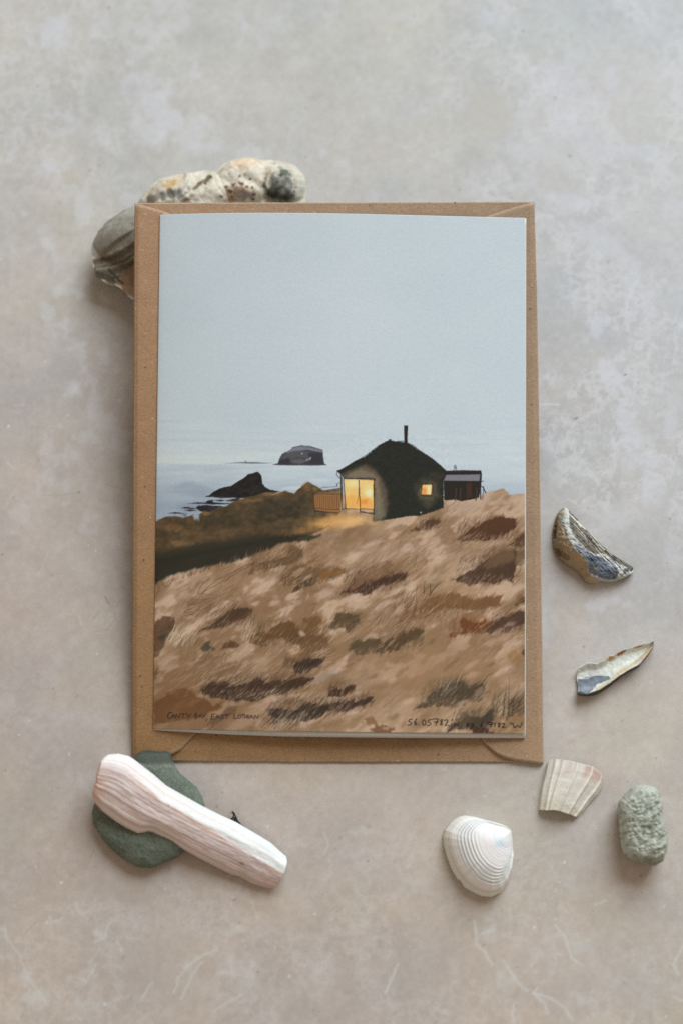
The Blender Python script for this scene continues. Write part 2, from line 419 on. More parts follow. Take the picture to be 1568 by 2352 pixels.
# olive headland on the left
head = cA([(20, 880), (70, 843), (130, 820), (200, 815), (260, 828), (330, 808), (345, 845), (390, 860), (390, 800), (430, 770), (455, 790), (540, 745), (600, 735), (650, 705), (720, 682), (760, 665), (860, 642), (950, 652), (1060, 618), (1130, 637), (1165, 600), (1240, 545), (1310, 580), (1345, 605), (1480, 640), (1490, 780), (1400, 900), (1200, 985), (1000, 1020), (700, 1060), (400, 1120), (20, 1200)])
R.poly(head, (92, 74, 50), 1, 1.0, 1.2, 7)
for x, y, rx, ry, c, a in ((620, 850, 420, 110, (70, 60, 42), .9), (1080, 790, 260, 120, (64, 57, 42), .8), (150, 900, 150, 40, (138, 104, 66), .6), (90, 960, 90, 40, (72, 58, 40), .8), (330, 950, 120, 40, (122, 96, 62), .5), (600, 830, 220, 60, (78, 66, 46), .85), (1000, 760, 220, 90, (66, 58, 42), .85),
                           (1180, 700, 120, 90, (70, 62, 44), .8), (860, 930, 140, 50, (84, 66, 46), .6), (620, 930, 140, 40, (120, 94, 64), .6), (760, 690, 160, 25, (140, 112, 72), .6), (220, 1030, 120, 40, (138, 108, 74), .7),
                           (480, 980, 120, 22, (136, 106, 70), .5), (1100, 850, 120, 40, (112, 88, 56), .6), (1230, 580, 50, 40, (140, 110, 72), .8), (1290, 600, 40, 25, (150, 120, 80), .7), (1250, 800, 90, 50, (82, 72, 50), .7), (440, 790, 50, 22, (150, 116, 74), .7), (950, 640, 100, 18, (142, 114, 76), .7)):
    R.blob(*cA([(x, y)])[0], rx/3.41, ry/3.41, c, a, rough=.75, sc=16, seed=int(x), hard=.8)
hm = fbm(U, V, 7, 31, 4, 1.4, -15)
sl = R.box(350, 1095, 780, 1260); dd = (R.C[sl].sum(-1) < 420)
R.C[sl] += ((hm[sl]-.5)*34*dd)[..., None]*np.array([1, .9, .7])
hd_ = Raster(R.u0, R.v0, 1214, 1700, R.res, (0, 0, 0)); hd_.poly(head, (1, 1, 1), 1, 2)
R.C *= 1-.17*hd_.C
# lamplight spilling on the ground in front of the hut
for x, y, rx, ry, c, a in ((1400, 860, 300, 90, (168, 128, 76), .75), (1500, 850, 250, 70, (205, 158, 98), .85), (1620, 850, 190, 55, (204, 164, 110), .85), (1200, 930, 120, 35, (150, 112, 64), .7), (1750, 850, 130, 50, (196, 156, 104), .6)):
    R.blob(*cA([(x, y)])[0], rx/3.41, ry/3.41, c, a, ang=-8, rough=.4, sc=18, seed=int(x)+3, hard=.9)
R.blob(*cA([(1290, 790)])[0], 26, 9, (92, 80, 56), .75, rough=.6, sc=12, hard=.8)
# dark band along the lower boundary of the headland
R.poly(cA([(20, 1110), (300, 1062), (460, 1022), (620, 1010), (760, 985), (870, 960), (1050, 965), (1180, 965), (1340, 960), (1260, 1000), (1140, 1015), (1040, 1022), (960, 1060), (880, 1090), (820, 1120), (700, 1150), (640, 1180), (560, 1180), (480, 1205), (300, 1240), (200, 1270), (130, 1290), (20, 1380)]), (38, 36, 28), .96, 4.5, 4.5, 6, 3, 2.2, -65)
R.poly(cA([(20, 1080), (200, 1060), (460, 1010), (760, 965), (900, 940), (1050, 960), (700, 1030), (400, 1080), (20, 1150)]), (52, 47, 34), .6, 6, 3, 10)
R.blob(*cA([(1240, 985)])[0], 36, 6, (62, 58, 42), .7, ang=-6, rough=.6, sc=9)
for _ in range(120):
    s_ = rng.rand(); x = 40+s_*880; y = 1345-s_*285+(rng.rand()-.5)*26
    if x < 200: y += 10
    R.line(cA([(x, y+18), (x+6+rng.rand()*14, y-16-rng.rand()*22)]), 1.2, (134, 108, 82) if rng.rand() < .6 else (36, 34, 26), .6, w1=.3)
for pts in ([(20, 880), (70, 838), (130, 817), (200, 812), (262, 827), (330, 806), (348, 796)], [(590, 742), (650, 706), (720, 684), (740, 690), (770, 660), (820, 690), (850, 640), (900, 655), (930, 650), (950, 670), (1000, 640), (1060, 612), (1120, 640), (1160, 650), (1200, 600), (1240, 560), (1255, 585), (1220, 600), (1190, 575)],
            [(1140, 635), (1180, 620), (1210, 570), (1245, 548), (1262, 590), (1230, 600)], [(1180, 930), (1215, 925), (1235, 905), (1255, 888)], [(1325, 912), (1370, 905), (1400, 890), (1430, 900)], [(1060, 950), (1100, 975), (1160, 965), (1230, 950)], [(130, 870), (170, 850), (240, 870)], [(380, 870), (410, 900), (395, 940)]):
    R.line(cA(pts), .9, (78, 54, 30), .75, jit=1.6)
# ---- slope patches
SNAP = R.C.copy()
D1, D2, D3, GR = (72, 50, 34), (92, 66, 42), (110, 78, 48), (62, 58, 42)
def patch(pts, col, a=.95, warp=4.5, soft=1.2, sc=7, an=2.2, ang=-52, halo=True, mott=.12, seed=1):
    col = np.array(col)*.84; pts = np.array(pts, float); pts = pts.mean(0)+(pts-pts.mean(0))*1.1
    ang = ang-8+16*((seed*37 % 10)/10)
    if halo: R.poly(pts, np.array(col)*.5+np.array([146, 118, 92.])*.5, .75, 6, warp*1.5, sc*1.5, seed+5, an, ang, 0, 13)
    R.poly(pts, col, a, 2.0, warp, sc, seed, an, ang, mott, 4)
    P = np.array(pts); c = P.mean(0); r = P.max(0)-P.min(0); n = int(r[0]*r[1]/26)
    R.hatch(c[0], c[1], r[0]*.5, r[1]*.42, n, -ang, 13, np.array(col)*.85, .35, 1.6, 12)
    R.hatch(c[0], c[1]-r[1]*.3, r[0]*.45, r[1]*.3, n, -ang, 15, np.array(col)*1.25, .3, 1.5, 12)
    R.hatch(c[0], c[1]+r[1]*.35, r[0]*.5, r[1]*.25, n//3, -ang, 12, (168, 142, 120), .5, 1.5, 12)
patch(cB([(1035, 835), (1100, 800), (1200, 735), (1310, 692), (1400, 715), (1410, 760), (1360, 800), (1300, 825), (1220, 850), (1180, 840), (1100, 845), (1065, 835)]), (84, 54, 34), seed=2)
patch(cB([(740, 778), (800, 745), (840, 712), (880, 705), (925, 715), (910, 740), (860, 762), (800, 775)]), (88, 62, 42), seed=3)
patch(cB([(1370, 875), (1400, 850), (1450, 820), (1500, 795), (1500, 870), (1420, 885)]), (92, 62, 40), seed=4)
patch(cB([(1380, 1000), (1400, 930), (1500, 900), (1500, 960), (1450, 1010)]), (110, 86, 58), .6, seed=44)
patch(cD([(885, 225), (940, 195), (980, 180), (1040, 140), (1100, 100), (1170, 60), (1230, 20), (1330, 10), (1325, 100), (1320, 150), (1300, 240), (1250, 205), (1180, 245), (1080, 235), (1010, 260), (950, 232)]), (80, 58, 42), seed=5)
R.poly(cD([(1100, 110), (1230, -40), (1320, -20), (1340, 60), (1200, 130)]), (112, 90, 64), .6, 6, 6, 8, 6, 3, -65)
patch(cD([(40, 325), (130, 255), (220, 205), (290, 182), (350, 160), (420, 185), (500, 185), (470, 235), (350, 260), (220, 330), (150, 312)]), (74, 50, 36), seed=6)
R.poly(cD([(60, 300), (200, 180), (380, 80), (430, 120), (400, 190), (250, 230), (120, 300)]), (120, 92, 66), .75, 6, 6, 9, 7, 3, -50)
patch(cC([(400, 535), (480, 490), (560, 425), (650, 372), (730, 362), (785, 378), (740, 440), (640, 480), (520, 512)]), (80, 57, 40), seed=7, mott=.2)
patch(cN([(0, 1340), (80, 1275), (190, 1250), (310, 1170), (400, 1150), (470, 1210), (560, 1360), (440, 1370), (350, 1310), (250, 1330), (150, 1400)]), (102, 72, 42), .85, seed=8)
patch(cN([(520, 1480), (560, 1330), (590, 1180), (560, 1130), (730, 1090), (740, 1140), (690, 1280), (810, 1280), (790, 1400), (640, 1440), (600, 1500)]), (112, 82, 50), .8, seed=9)
patch(cN([(820, 1230), (850, 1170), (930, 1070), (1040, 1060), (1130, 1080), (1120, 1150), (1060, 1210), (960, 1190)]), (84, 66, 44), .85, seed=10)
patch(cN([(990, 1215), (1070, 1215), (1050, 1260), (1000, 1250)]), (96, 68, 42), .8, seed=11, halo=False)
patch(cN([(460, 1600), (490, 1560), (600, 1530), (760, 1540), (730, 1610), (640, 1620), (590, 1660), (490, 1675), (470, 1650)]), (62, 46, 36), seed=12)
patch(cN([(345, 1620), (370, 1530), (440, 1520), (470, 1560), (440, 1610)]), (112, 82, 58), .8, seed=13)
patch(cN([(460, 820), (500, 760), (480, 700), (560, 650), (700, 680), (640, 750), (560, 780), (510, 815)]), (78, 56, 38), seed=14)
patch(cN([(330, 690), (400, 600), (480, 550), (600, 560), (700, 600), (960, 590), (950, 640), (840, 680), (740, 700), (560, 660), (470, 740), (380, 770)]), (112, 82, 52), .75, seed=15)
patch(cN([(20, 640), (60, 560), (140, 510), (260, 490), (380, 450), (400, 340), (520, 400), (530, 460), (470, 520), (300, 560), (180, 600), (80, 610)]), (104, 78, 52), .8, seed=16)
R.poly(cN([(720, 620), (950, 600), (940, 640), (800, 680), (740, 705)]), (122, 82, 42), .75, 2.5, 3, 6, 3, 2, -10)
patch(cN([(1040, 1440), (1100, 1350), (1250, 1330), (1360, 1340), (1330, 1420), (1200, 1480), (1100, 1470)]), (88, 72, 48), .8, seed=17)
patch(cN([(1300, 1460), (1400, 1380), (1568, 1260), (1700, 1210), (1780, 1240), (1740, 1320), (1560, 1420), (1400, 1460)]), (88, 68, 44), .9, seed=18)
patch(cD([(480, 545), (520, 440), (560, 400), (700, 372), (850, 330), (1000, 382), (1190, 350), (1195, 430), (1000, 450), (800, 440), (700, 480), (620, 525)]), (124, 88, 54), .85, seed=19)
patch(cD([(860, 655), (870, 630), (940, 605), (930, 545), (950, 515), (1010, 555), (1080, 545), (1150, 540), (1170, 600), (1100, 620), (990, 625), (900, 650)]), (112, 66, 34), .9, 3, seed=20)
patch(cD([(1150, 610), (1180, 560), (1310, 495), (1415, 455), (1430, 550), (1380, 560), (1280, 610), (1170, 628)]), (82, 58, 44), .95, seed=21)
patch(cD([(1345, 410), (1380, 370), (1430, 345), (1430, 400)]), (98, 68, 42), .85, seed=22)
patch(cD([(1390, 790), (1400, 760), (1430, 750), (1430, 805)]), (92, 62, 40), .85, seed=23, halo=False)
R.blob(*cD([(1330, 800)])[0], 20, 17, (134, 100, 62), .7, rough=.5, sc=10)
R.blob(*cD([(1130, 900)])[0], 34, 17, (134, 108, 78), .7, ang=-25, rough=.5, sc=10)
R.blob(*cD([(1180, 1060)])[0], 24, 30, (130, 104, 76), .7, rough=.5, sc=10)
patch(cD([(610, 1185), (680, 1130), (740, 1060), (820, 1030), (930, 1000), (980, 1040), (1060, 1015), (1090, 1030), (1080, 1085), (1000, 1140), (900, 1170), (700, 1175)]), (80, 68, 50), .85, seed=24)
R.poly(cD([(950, 1140), (1000, 1060), (1080, 1020), (1085, 1070), (1010, 1130)]), (72, 54, 42), .6, 3, 3, 7)
patch(cD([(840, 1370), (880, 1310), (930, 1290), (1000, 1262), (1080, 1260), (1120, 1230), (1160, 1205), (1160, 1290), (1120, 1320), (1110, 1345), (1030, 1350), (900, 1350)]), (72, 62, 48), .9, seed=25)
patch(cD([(1010, 1345), (1100, 1340), (1170, 1390), (1150, 1400), (1030, 1400)]), (70, 46, 34), .9, seed=26, halo=False)
R.blob(*cD([(250, 1300)])[0], 22, 12, (112, 78, 46), .7, rough=.7, sc=8)
R.blob(*cD([(330, 1360)])[0], 34, 10, (100, 68, 42), .8, rough=.7, sc=8)
R.blob(*cD([(950, 1285)])[0], 26, 16, (84, 70, 50), .7, ang=-40, rough=.6, sc=9)
patch(cC([(430, 990), (470, 950), (540, 942), (620, 940), (680, 965), (730, 965), (790, 930), (860, 908), (900, 940), (1000, 935), (1080, 930), (1210, 903), (1240, 925), (1180, 960), (1100, 990), (1010, 1030), (930, 1045), (850, 1080), (760, 1065), (690, 1085), (560, 1050), (450, 1030)]), (68, 50, 36), .97, 5, seed=27, mott=.15)
patch(cC([(945, 1195), (960, 1160), (980, 1148), (1060, 1150), (1130, 1160), (1190, 1130), (1260, 1108), (1310, 1130), (1400, 1120), (1480, 1100), (1560, 1090), (1560, 1150), (1480, 1150), (1380, 1170), (1300, 1210), (1220, 1240), (1100, 1220), (980, 1210)]), (58, 46, 36), .97, 5, seed=28, mott=.15)
patch([(800, 1620), (838, 1604), (852, 1602), (850, 1612), (815, 1626), (780, 1634), (770, 1624)], (66, 48, 36), .95, 4, seed=29)
patch([(755, 1598), (757, 1582), (770, 1578), (785, 1584), (800, 1576), (815, 1572), (812, 1584), (790, 1598), (765, 1600)], (66, 46, 32), .95, 3, seed=30, halo=False)
R.poly(cC([(30, 1100), (120, 1050), (200, 1000), (330, 990), (360, 1040), (470, 1080), (480, 1120), (580, 1095), (560, 1140), (420, 1200), (300, 1235), (40, 1260)]), (92, 60, 34), .8, 4, 7, 10, 5, 1.5, -30, .3)
R.poly(cC([(540, 1200), (620, 1130), (690, 1125), (660, 1180), (560, 1240), (500, 1290), (440, 1310), (470, 1240)]), (92, 70, 52), .8, 4, 4, 8)
R.poly(cC([(25, 560), (40, 470), (110, 415), (200, 430), (190, 520), (130, 560), (110, 640), (70, 735), (25, 750)]), (82, 58, 42), .85, 3, 5, 8, 6)
R.poly(cC([(60, 590), (90, 540), (160, 500), (200, 520), (130, 590), (90, 620)]), (54, 50, 38), .8, 4, 4, 7)
R.poly(cC([(390, 680), (420, 640), (470, 612), (470, 650), (520, 680), (430, 698)]), (58, 54, 40), .8, 3, 3, 6)
R.poly(cC([(545, 685), (590, 640), (630, 612), (705, 640), (690, 665), (600, 670)]), (76, 54, 34), .9, 2, 3, 6)
R.poly(cC([(20, 870), (60, 820), (70, 950), (30, 960)]), (92, 70, 50), .7, 4, 4, 8)
R.blob(*cC([(420, 760)])[0], 34, 12, (98, 76, 52), .5, ang=-28, rough=.6, sc=10)
R.blob(*cC([(560, 750)])[0], 50, 12, (108, 86, 60), .6, ang=-30, rough=.6, sc=10)
R.blob(*cC([(620, 850)])[0], 40, 12, (104, 82, 58), .5, ang=-30, rough=.6, sc=10)
R.blob(*cC([(1380, 900)])[0], 44, 14, (122, 108, 92), .6, ang=-20, rough=.6, sc=10)
R.blob(*cC([(1230, 600)])[0], 26, 18, (92, 68, 44), .5, ang=-20, rough=.6, sc=10)
R.blob(*cN([(1330, 640)])[0], 50, 12, (128, 98, 72), .6, ang=-30, rough=.6, sc=10)
for _ in range(150):
    x = 365+rng.rand()*830; y = 1210+rng.rand()*470
    c = [(112, 82, 52), (98, 82, 58), (178, 152, 132), (120, 90, 60), (150, 128, 110)][_ % 5]
    R.blob(x, y, 10+22*rng.rand(), 4+6*rng.rand(), c, .42, -28-14*rng.rand(), .8, 7, _ % 37, .8, 2)
# pale light strokes of dry grass
for x, y, rx, ry, ang in ((250, 950, 60, 30, 30), (780, 860, 110, 40, 25), (1080, 920, 60, 28, 40), (600, 880, 45, 22, 60), (60, 960, 40, 20, 20), (550, 1270, 22, 34, 70), (1400, 960, 80, 30, 25), (1650, 380, 90, 40, 20), (1250, 330, 120, 30, 18), (900, 1660, 80, 22, 15), (1560, 1020, 60, 25, 40)):
    R.blob(*cN([(x, y)])[0], rx/4.55*1.6, ry/4.55*1.6, (186, 160, 144), .65, ang=-ang, rough=.7, sc=11, seed=int(x)+1, hard=.9, an=2)
for x, y, rx, ry in ((430, 560, 60, 22), (700, 520, 30, 50), (330, 420, 60, 20), (1000, 300, 30, 40), (900, 1100, 140, 16), (1350, 800, 80, 20), (800, 1130, 120, 20), (1430, 990, 80, 16)):
    R.blob(*cC([(x, y)])[0], rx/3.41*1.3, ry/3.41*1.3, (172, 142, 122), .6, ang=-24, rough=.7, sc=11, seed=int(x)+7, hard=.9, an=2)
for x, y, rx, ry in ((700, 120, 60, 40), (1150, 300, 60, 30), (1200, 680, 120, 30), (950, 1150, 120, 16), (1020, 950, 70, 24), (560, 1130, 60, 16), (1300, 560, 50, 20)):
    R.blob(*cD([(x, y)])[0], rx/3.29*1.3, ry/3.29*1.3, (178, 148, 126), .55, ang=-20, rough=.7, sc=11, seed=int(x)+9, hard=.9, an=2)
LT, DK, GN = (198, 178, 156), (72, 50, 32), (66, 66, 50)
H = R.hatch
for cx, cy, rx, ry, n_, an_, ln in ((470, 1400, 110, 60, 90, 40, 42), (620, 1300, 120, 40, 70, 30, 40), (900, 1300, 160, 50, 110, 32, 44), (1050, 1250, 120, 26, 60, 26, 40), (520, 1560, 130, 50, 80, 30, 44), (700, 1640, 120, 20, 60, 34, 36), (1000, 1370, 120, 50, 80, 44, 40), (820, 1440, 120, 50, 80, 38, 40), (1130, 1480, 60, 60, 40, 40, 36)):
    H(cx, cy, rx, ry, n_, an_, ln, (192, 168, 144), .30, 1.9, 9, .25)
    H(cx, cy, rx, ry, n_//3, an_, ln, (98, 74, 50), .30, 1.3, 9, .25)
H(760, 1420, 400, 260, 900, 42, 22, (182, 156, 134), .22, 1.2, 22)
H(760, 1440, 400, 240, 600, 40, 17, (88, 62, 40), .2, 1.0, 24)
H(*cC([(900, 760)])[0], 150, 60, 160, 36, 22, LT, .4, 1.3, 16)
H(*cC([(300, 900)])[0], 80, 60, 80, 34, 22, (176, 150, 126), .4, 1.3, 16)
H(*cC([(1050, 1060)])[0], 90, 14, 90, 40, 20, LT, .5, 1.4, 12)
H(*cC([(250, 600)])[0], 34, 26, 90, 58, 30, LT, .7, 1.4, 12)
H(*cC([(260, 600)])[0], 34, 24, 40, 55, 26, GN, .7, 1.1, 12)
H(*cC([(350, 350)])[0], 30, 22, 60, 12, 26, DK, .6, 1.1, 16, rot=-38)
H(*cC([(330, 390)])[0], 30, 20, 30, 12, 26, LT, .35, 1.1, 16, rot=-38)
H(*cC([(760, 560)])[0], 18, 22, 45, 62, 30, LT, .6, 1.3, 14)
H(*cC([(850, 500)])[0], 30, 18, 26, 66, 26, GN, .65, 1.2, 16)
H(*cC([(980, 470)])[0], 16, 10, 14, 55, 36, DK, .6, 1.1, 10)
H(*cC([(1000, 1270)])[0], 44, 14, 70, 48, 26, (66, 56, 44), .65, 2.0, 14)
H(*cC([(1080, 1270)])[0], 44, 14, 40, 50, 28, LT, .5, 1.4, 14)
H(*cD([(850, 1080)])[0], 34, 18, 90, 58, 28, (58, 52, 40), .65, 1.3, 12, rot=-25)
H(*cD([(820, 1060)])[0], 36, 16, 50, 56, 28, LT, .4, 1.1, 12, rot=-25)
H(*cD([(760, 1180)])[0], 50, 8, 46, 70, 16, (104, 82, 62), .5, 1.2, 16)
H(*cD([(1250, 1190)])[0], 32, 26, 90, 62, 34, (60, 54, 40), .6, 1.3, 18)
H(*cD([(1340, 1200)])[0], 20, 22, 40, 48, 38, (48, 42, 32), .75, 1.4, 12)
for a_, b_ in (((1290, 1250), (1295, 950)), ((1320, 1260), (1325, 1090)), ((1270, 1270), (1400, 1110)), ((1270, 1290), (1425, 1140)), ((1250, 1240), (1275, 1010)), ((1080, 1020), (1215, 900)), ((900, 1030), (965, 930)), ((690, 345), (810, 225)), ((650, 330), (660, 225)), ((700, 320), (695, 240)), ((500, 400), (560, 300)), ((590, 390), (600, 270)), ((480, 540), (640, 380)), ((1300, 1260), (1430, 1190)), ((1100, 1300), (1230, 1130))):
    (x0, y0), (x1, y1) = a_, b_
    R.line(cD([(x0, y0), ((x0+x1)/2+(x1-x0)*-.12, (y0+y1)/2-8), (x1, y1)]), 2.0, (54, 46, 34), .85, w1=.5, jit=.6)
H(*cD([(520, 380)])[0], 40, 26, 90, 50, 30, LT, .5, 1.2, 14)
H(*cD([(400, 560)])[0], 60, 30, 110, 46, 30, (176, 150, 128), .5, 1.2, 14)
H(*cD([(380, 500)])[0], 60, 30, 60, 48, 28, (86, 66, 46), .5, 1.1, 14)
H(*cD([(900, 400)])[0], 70, 14, 80, 38, 24, (104, 70, 40), .55, 1.1, 12)
H(*cD([(280, 150)])[0], 46, 22, 70, 38, 26, (96, 68, 44), .5, 1.2, 14, rot=-25)
H(*cD([(560, 110)])[0], 26, 20, 30, 62, 26, LT, .4, 1.2, 14)
H(*cD([(1200, 60)])[0], 34, 22, 70, 55, 26, (88, 66, 46), .5, 1.2, 14)
H(*cD([(90, 250)])[0], 24, 14, 24, 34, 26, (84, 58, 40), .5, 1.2, 10)
H(*cN([(1000, 1100)])[0], 34, 12, 50, 20, 28, (84, 64, 44), .5, 1.1, 12)
H(*cN([(720, 1480)])[0], 34, 12, 40, 18, 30, (96, 66, 44), .5, 1.1, 10)
H(*cN([(760, 1500)])[0], 40, 10, 26, 14, 30, LT, .35, 1.1, 10)
H(*cN([(800, 560)])[0], 46, 14, 50, 14, 28, (112, 82, 54), .45, 1.1, 10)
H(*cN([(1400, 580)])[0], 30, 14, 50, 42, 24, (96, 70, 46), .55, 1.2, 14)
H(*cN([(1300, 420)])[0], 80, 30, 80, 34, 26, (190, 168, 154), .3, 1.3, 10)
H(*cB([(1150, 620)])[0], 90, 22, 120, 28, 26, (150, 126, 108), .45, 1.5, 14)
H(*cB([(1000, 640)])[0], 60, 14, 60, 30, 24, (126, 108, 92), .5, 1.6, 14)
H(*cB([(1080, 590)])[0], 60, 8, 40, 34, 20, (184, 160, 146), .5, 1.5, 14)
H(*cB([(900, 900)])[0], 150, 26, 130, 26, 30, (184, 158, 140), .3, 1.5, 12)
H(*cD([(150, 1010)])[0], 60, 12, 60, 38, 30, (148, 126, 108), .55, 1.3, 12)
H(*cC([(1350, 1080)])[0], 30, 20, 36, 48, 30, (96, 76, 58), .5, 1.2, 12)
H(*cC([(500, 900)])[0], 100, 30, 90, 28, 26, (100, 78, 54), .3, 1.3, 12)
H(*cC([(700, 700)])[0], 120, 50, 130, 32, 24, (108, 84, 58), .3, 1.3, 14)
for pts in ([(605, 390), (610, 350), (660, 280), (740, 210), (750, 205)], [(650, 390), (740, 300), (830, 220), (900, 190)], [(650, 390), (780, 310), (880, 255), (960, 210), (1040, 160)], [(930, 190), (1010, 140), (1100, 90), (1200, 40), (1300, 20), (1380, 5)], [(940, 250), (1020, 175), (1130, 110), (1220, 60), (1330, 25)], [(1060, 120), (1160, 60), (1240, 20), (1340, 0)],
            [(160, 260), (190, 300), (240, 285), (290, 230), (310, 190)], [(75, 390), (110, 360), (125, 310)], [(470, 510), (540, 450), (620, 400), (700, 400), (800, 405)]):
    R.line(cO(pts), 1.0, (78, 48, 30), .8, jit=.9)
M = Raster(R.u0, R.v0, 1214, 1700, R.res, (0, 0, 0))
M.poly(cA([(20, 1350), (130, 1285), (300, 1240), (640, 1178), (880, 1088), (1050, 1022), (1240, 1005), (1420, 960), (1560, 915)])+cB([(300, 745), (480, 720), (720, 690), (780, 690), (945, 635), (955, 580), (1060, 582), (1190, 566), (1220, 535), (1340, 505), (1385, 547), (1520, 545)])+[(1230, 1710), (330, 1710)], (1, 1, 1), 1, 1.2, 1.2, 7)
R.C = SNAP*(1-M.C)+R.C*M.C
# ---- hut
dk = (33, 34, 29)
hut = cB([(245, 388), (290, 366), (340, 335), (430, 290), (520, 218), (560, 192), (590, 180), (610, 187), (640, 192), (690, 196), (720, 206), (760, 235), (860, 295), (930, 352), (965, 385), (960, 420), (945, 450), (945, 630), (860, 660), (780, 685), (720, 683), (600, 705), (540, 712), (480, 716), (486, 670), (484, 440), (290, 436), (268, 408)])
R.poly(hut, dk, 1, .9, 1.4, 4)
R.poly(cB([(272, 412), (350, 372), (430, 345), (490, 372), (540, 440), (575, 520), (580, 600), (572, 680), (545, 712), (482, 716), (488, 660), (486, 440), (290, 434)]), (86, 76, 60), .95, 7, 3, 9)
R.poly(cB([(330, 395), (400, 372), (470, 395), (515, 440), (535, 540), (545, 640), (530, 705), (482, 712), (488, 440), (300, 430)]), (118, 106, 86), .85, 7, 3, 9)
R.poly(cB([(490, 560), (540, 560), (560, 690), (490, 712)]), (104, 100, 84), .6, 5, 3, 9)
R.blob(*cB([(835, 510)])[0], 40, 42, (84, 78, 58), .95, rough=.3, sc=14, hard=.9)
R.blob(*cB([(835, 520)])[0], 28, 30, (108, 98, 72), .7, rough=.3, sc=14, hard=.9)
R.blob(*cB([(840, 600)])[0], 18, 20, (66, 60, 46), .8, rough=.4, sc=12, hard=.9)
R.blob(*cB([(900, 420)])[0], 30, 14, (58, 54, 44), .6, rough=.4, sc=12, hard=.9)
hn = fbm(U, V, 4, 66, 3)
sl = R.box(800, 1000, 1030, 1200); R.C[sl] += ((hn[sl]-.5)*16)[..., None]
win = cB([(292, 443), (486, 448), (484, 640), (303, 636)])
R.poly(win, (234, 180, 108), 1, .8)
R.blob(*cB([(355, 468)])[0], 26, 16, (240, 206, 150), .9, rough=.4, sc=12, hard=.9)
R.blob(*cB([(445, 490)])[0], 20, 22, (238, 200, 140), .8, rough=.4, sc=12, hard=.9)
R.blob(*cB([(455, 530)])[0], 14, 14, (244, 224, 184), .9, rough=.4, sc=12, hard=.9)
R.poly(cB([(296, 560), (340, 540), (400, 560), (440, 590), (484, 580), (484, 638), (303, 634)]), (226, 156, 78), .75, 5, 3, 9)
R.blob(*cB([(425, 590)])[0], 16, 10, (206, 130, 56), .8, rough=.4, sc=9, hard=.9)
R.poly(cB([(803, 478), (866, 478), (862, 543), (798, 540)]), (232, 176, 106), 1, .7)
R.poly(cB([(836, 480), (866, 479), (862, 542), (832, 530)]), (240, 206, 156), .85, 3, 1, 6)
R.blob(*cB([(815, 520)])[0], 9, 10, (218, 136, 66), .8, rough=.3)
for pts, w in (([(290, 436), (340, 438), (430, 434), (490, 441)], 1.7), ([(290, 432), (400, 440), (486, 446)], 1.0), ([(488, 440), (484, 520), (488, 600), (486, 672)], 2.0), ([(484, 480), (487, 515)], 2.6), ([(387, 448), (390, 520), (395, 600), (396, 660)], 1.9), ([(389, 450), (384, 560), (376, 600)], .8), ([(276, 430), (278, 520), (276, 640)], 1.6), ([(287, 440), (292, 520), (302, 635)], 1.8), ([(268, 415), (272, 520), (266, 620)], 2.4),
               ([(303, 635), (390, 640), (400, 636), (484, 640)], 1.3), ([(398, 650), (440, 662), (490, 664)], 1.2), ([(396, 658), (492, 672)], 1.4), ([(300, 632), (276, 640)], 1), ([(245, 388), (242, 410), (255, 430), (272, 436)], 1.3), ([(243, 384), (275, 380)], 1.4), ([(350, 328), (430, 285), (520, 215)], 1.0), ([(250, 390), (350, 330), (440, 290)], 1.6),
               ([(585, 178), (600, 176), (595, 186)], 1.2), ([(640, 192), (680, 190), (700, 200), (740, 214), (800, 262)], 1.2), ([(800, 474), (872, 470)], 1.5), ([(806, 470), (803, 500), (796, 540)], 1.4), ([(870, 472), (872, 510), (864, 548)], 1.4), ([(795, 545), (865, 547)], 1.6), ([(792, 552), (868, 555)], 1.1), ([(880, 480), (876, 545)], 1.0)):
    R.line(cB(pts), w, (30, 26, 22), .95, jit=.7)
R.poly(cB([(684, 96), (710, 96), (708, 150), (708, 208), (686, 202)]), (38, 30, 30), 1, .7, .5, 5)
R.poly(cB([(682, 86), (712, 86), (710, 92), (704, 102), (690, 102), (684, 92)]), (34, 28, 28), 1, .6)
# shed
R.poly(cB([(955, 388), (1190, 386), (1196, 400), (1196, 455), (1178, 560), (1150, 572), (1060, 585), (1020, 575), (950, 580), (945, 450)]), (34, 31, 27), 1, .8, .8, 5)
R.poly(cB([(962, 412), (1186, 410), (1182, 453), (948, 450)]), (114, 113, 120), 1, .8, .6, 5)
R.poly(cB([(1095, 470), (1130, 465), (1135, 560), (1095, 565)]), (66, 40, 28), .8, 2, 2, 6)
for x in (1028, 1058, 1165): R.line(cB([(x, 500), (x-2, 540), (x-6, 580)]), 2.6, (72, 48, 32), .95, jit=.8)
for pts, w in (([(955, 388), (1060, 384), (1190, 386)], 1.8), ([(1190, 384), (1196, 410), (1188, 455)], 1.8), ([(1178, 455), (1208, 455)], 1.3), ([(1190, 460), (1192, 575)], 1.2), ([(1205, 490), (1222, 530)], 2.4), ([(1190, 480), (1208, 500), (1202, 575)], 1.2), ([(1186, 490), (1188, 570)], 1.6), ([(1178, 455), (1178, 560)], 1.6),
               ([(1008, 385), (1020, 372), (1014, 356), (1022, 348), (1030, 358), (1026, 374), (1036, 384)], 1.1), ([(1014, 360), (1030, 366)], 1.0), ([(1062, 570), (1068, 588)], 1.4), ([(1020, 575), (1024, 582)], 1)):
    R.line(cB(pts), w, (34, 28, 26), .95, jit=.6)
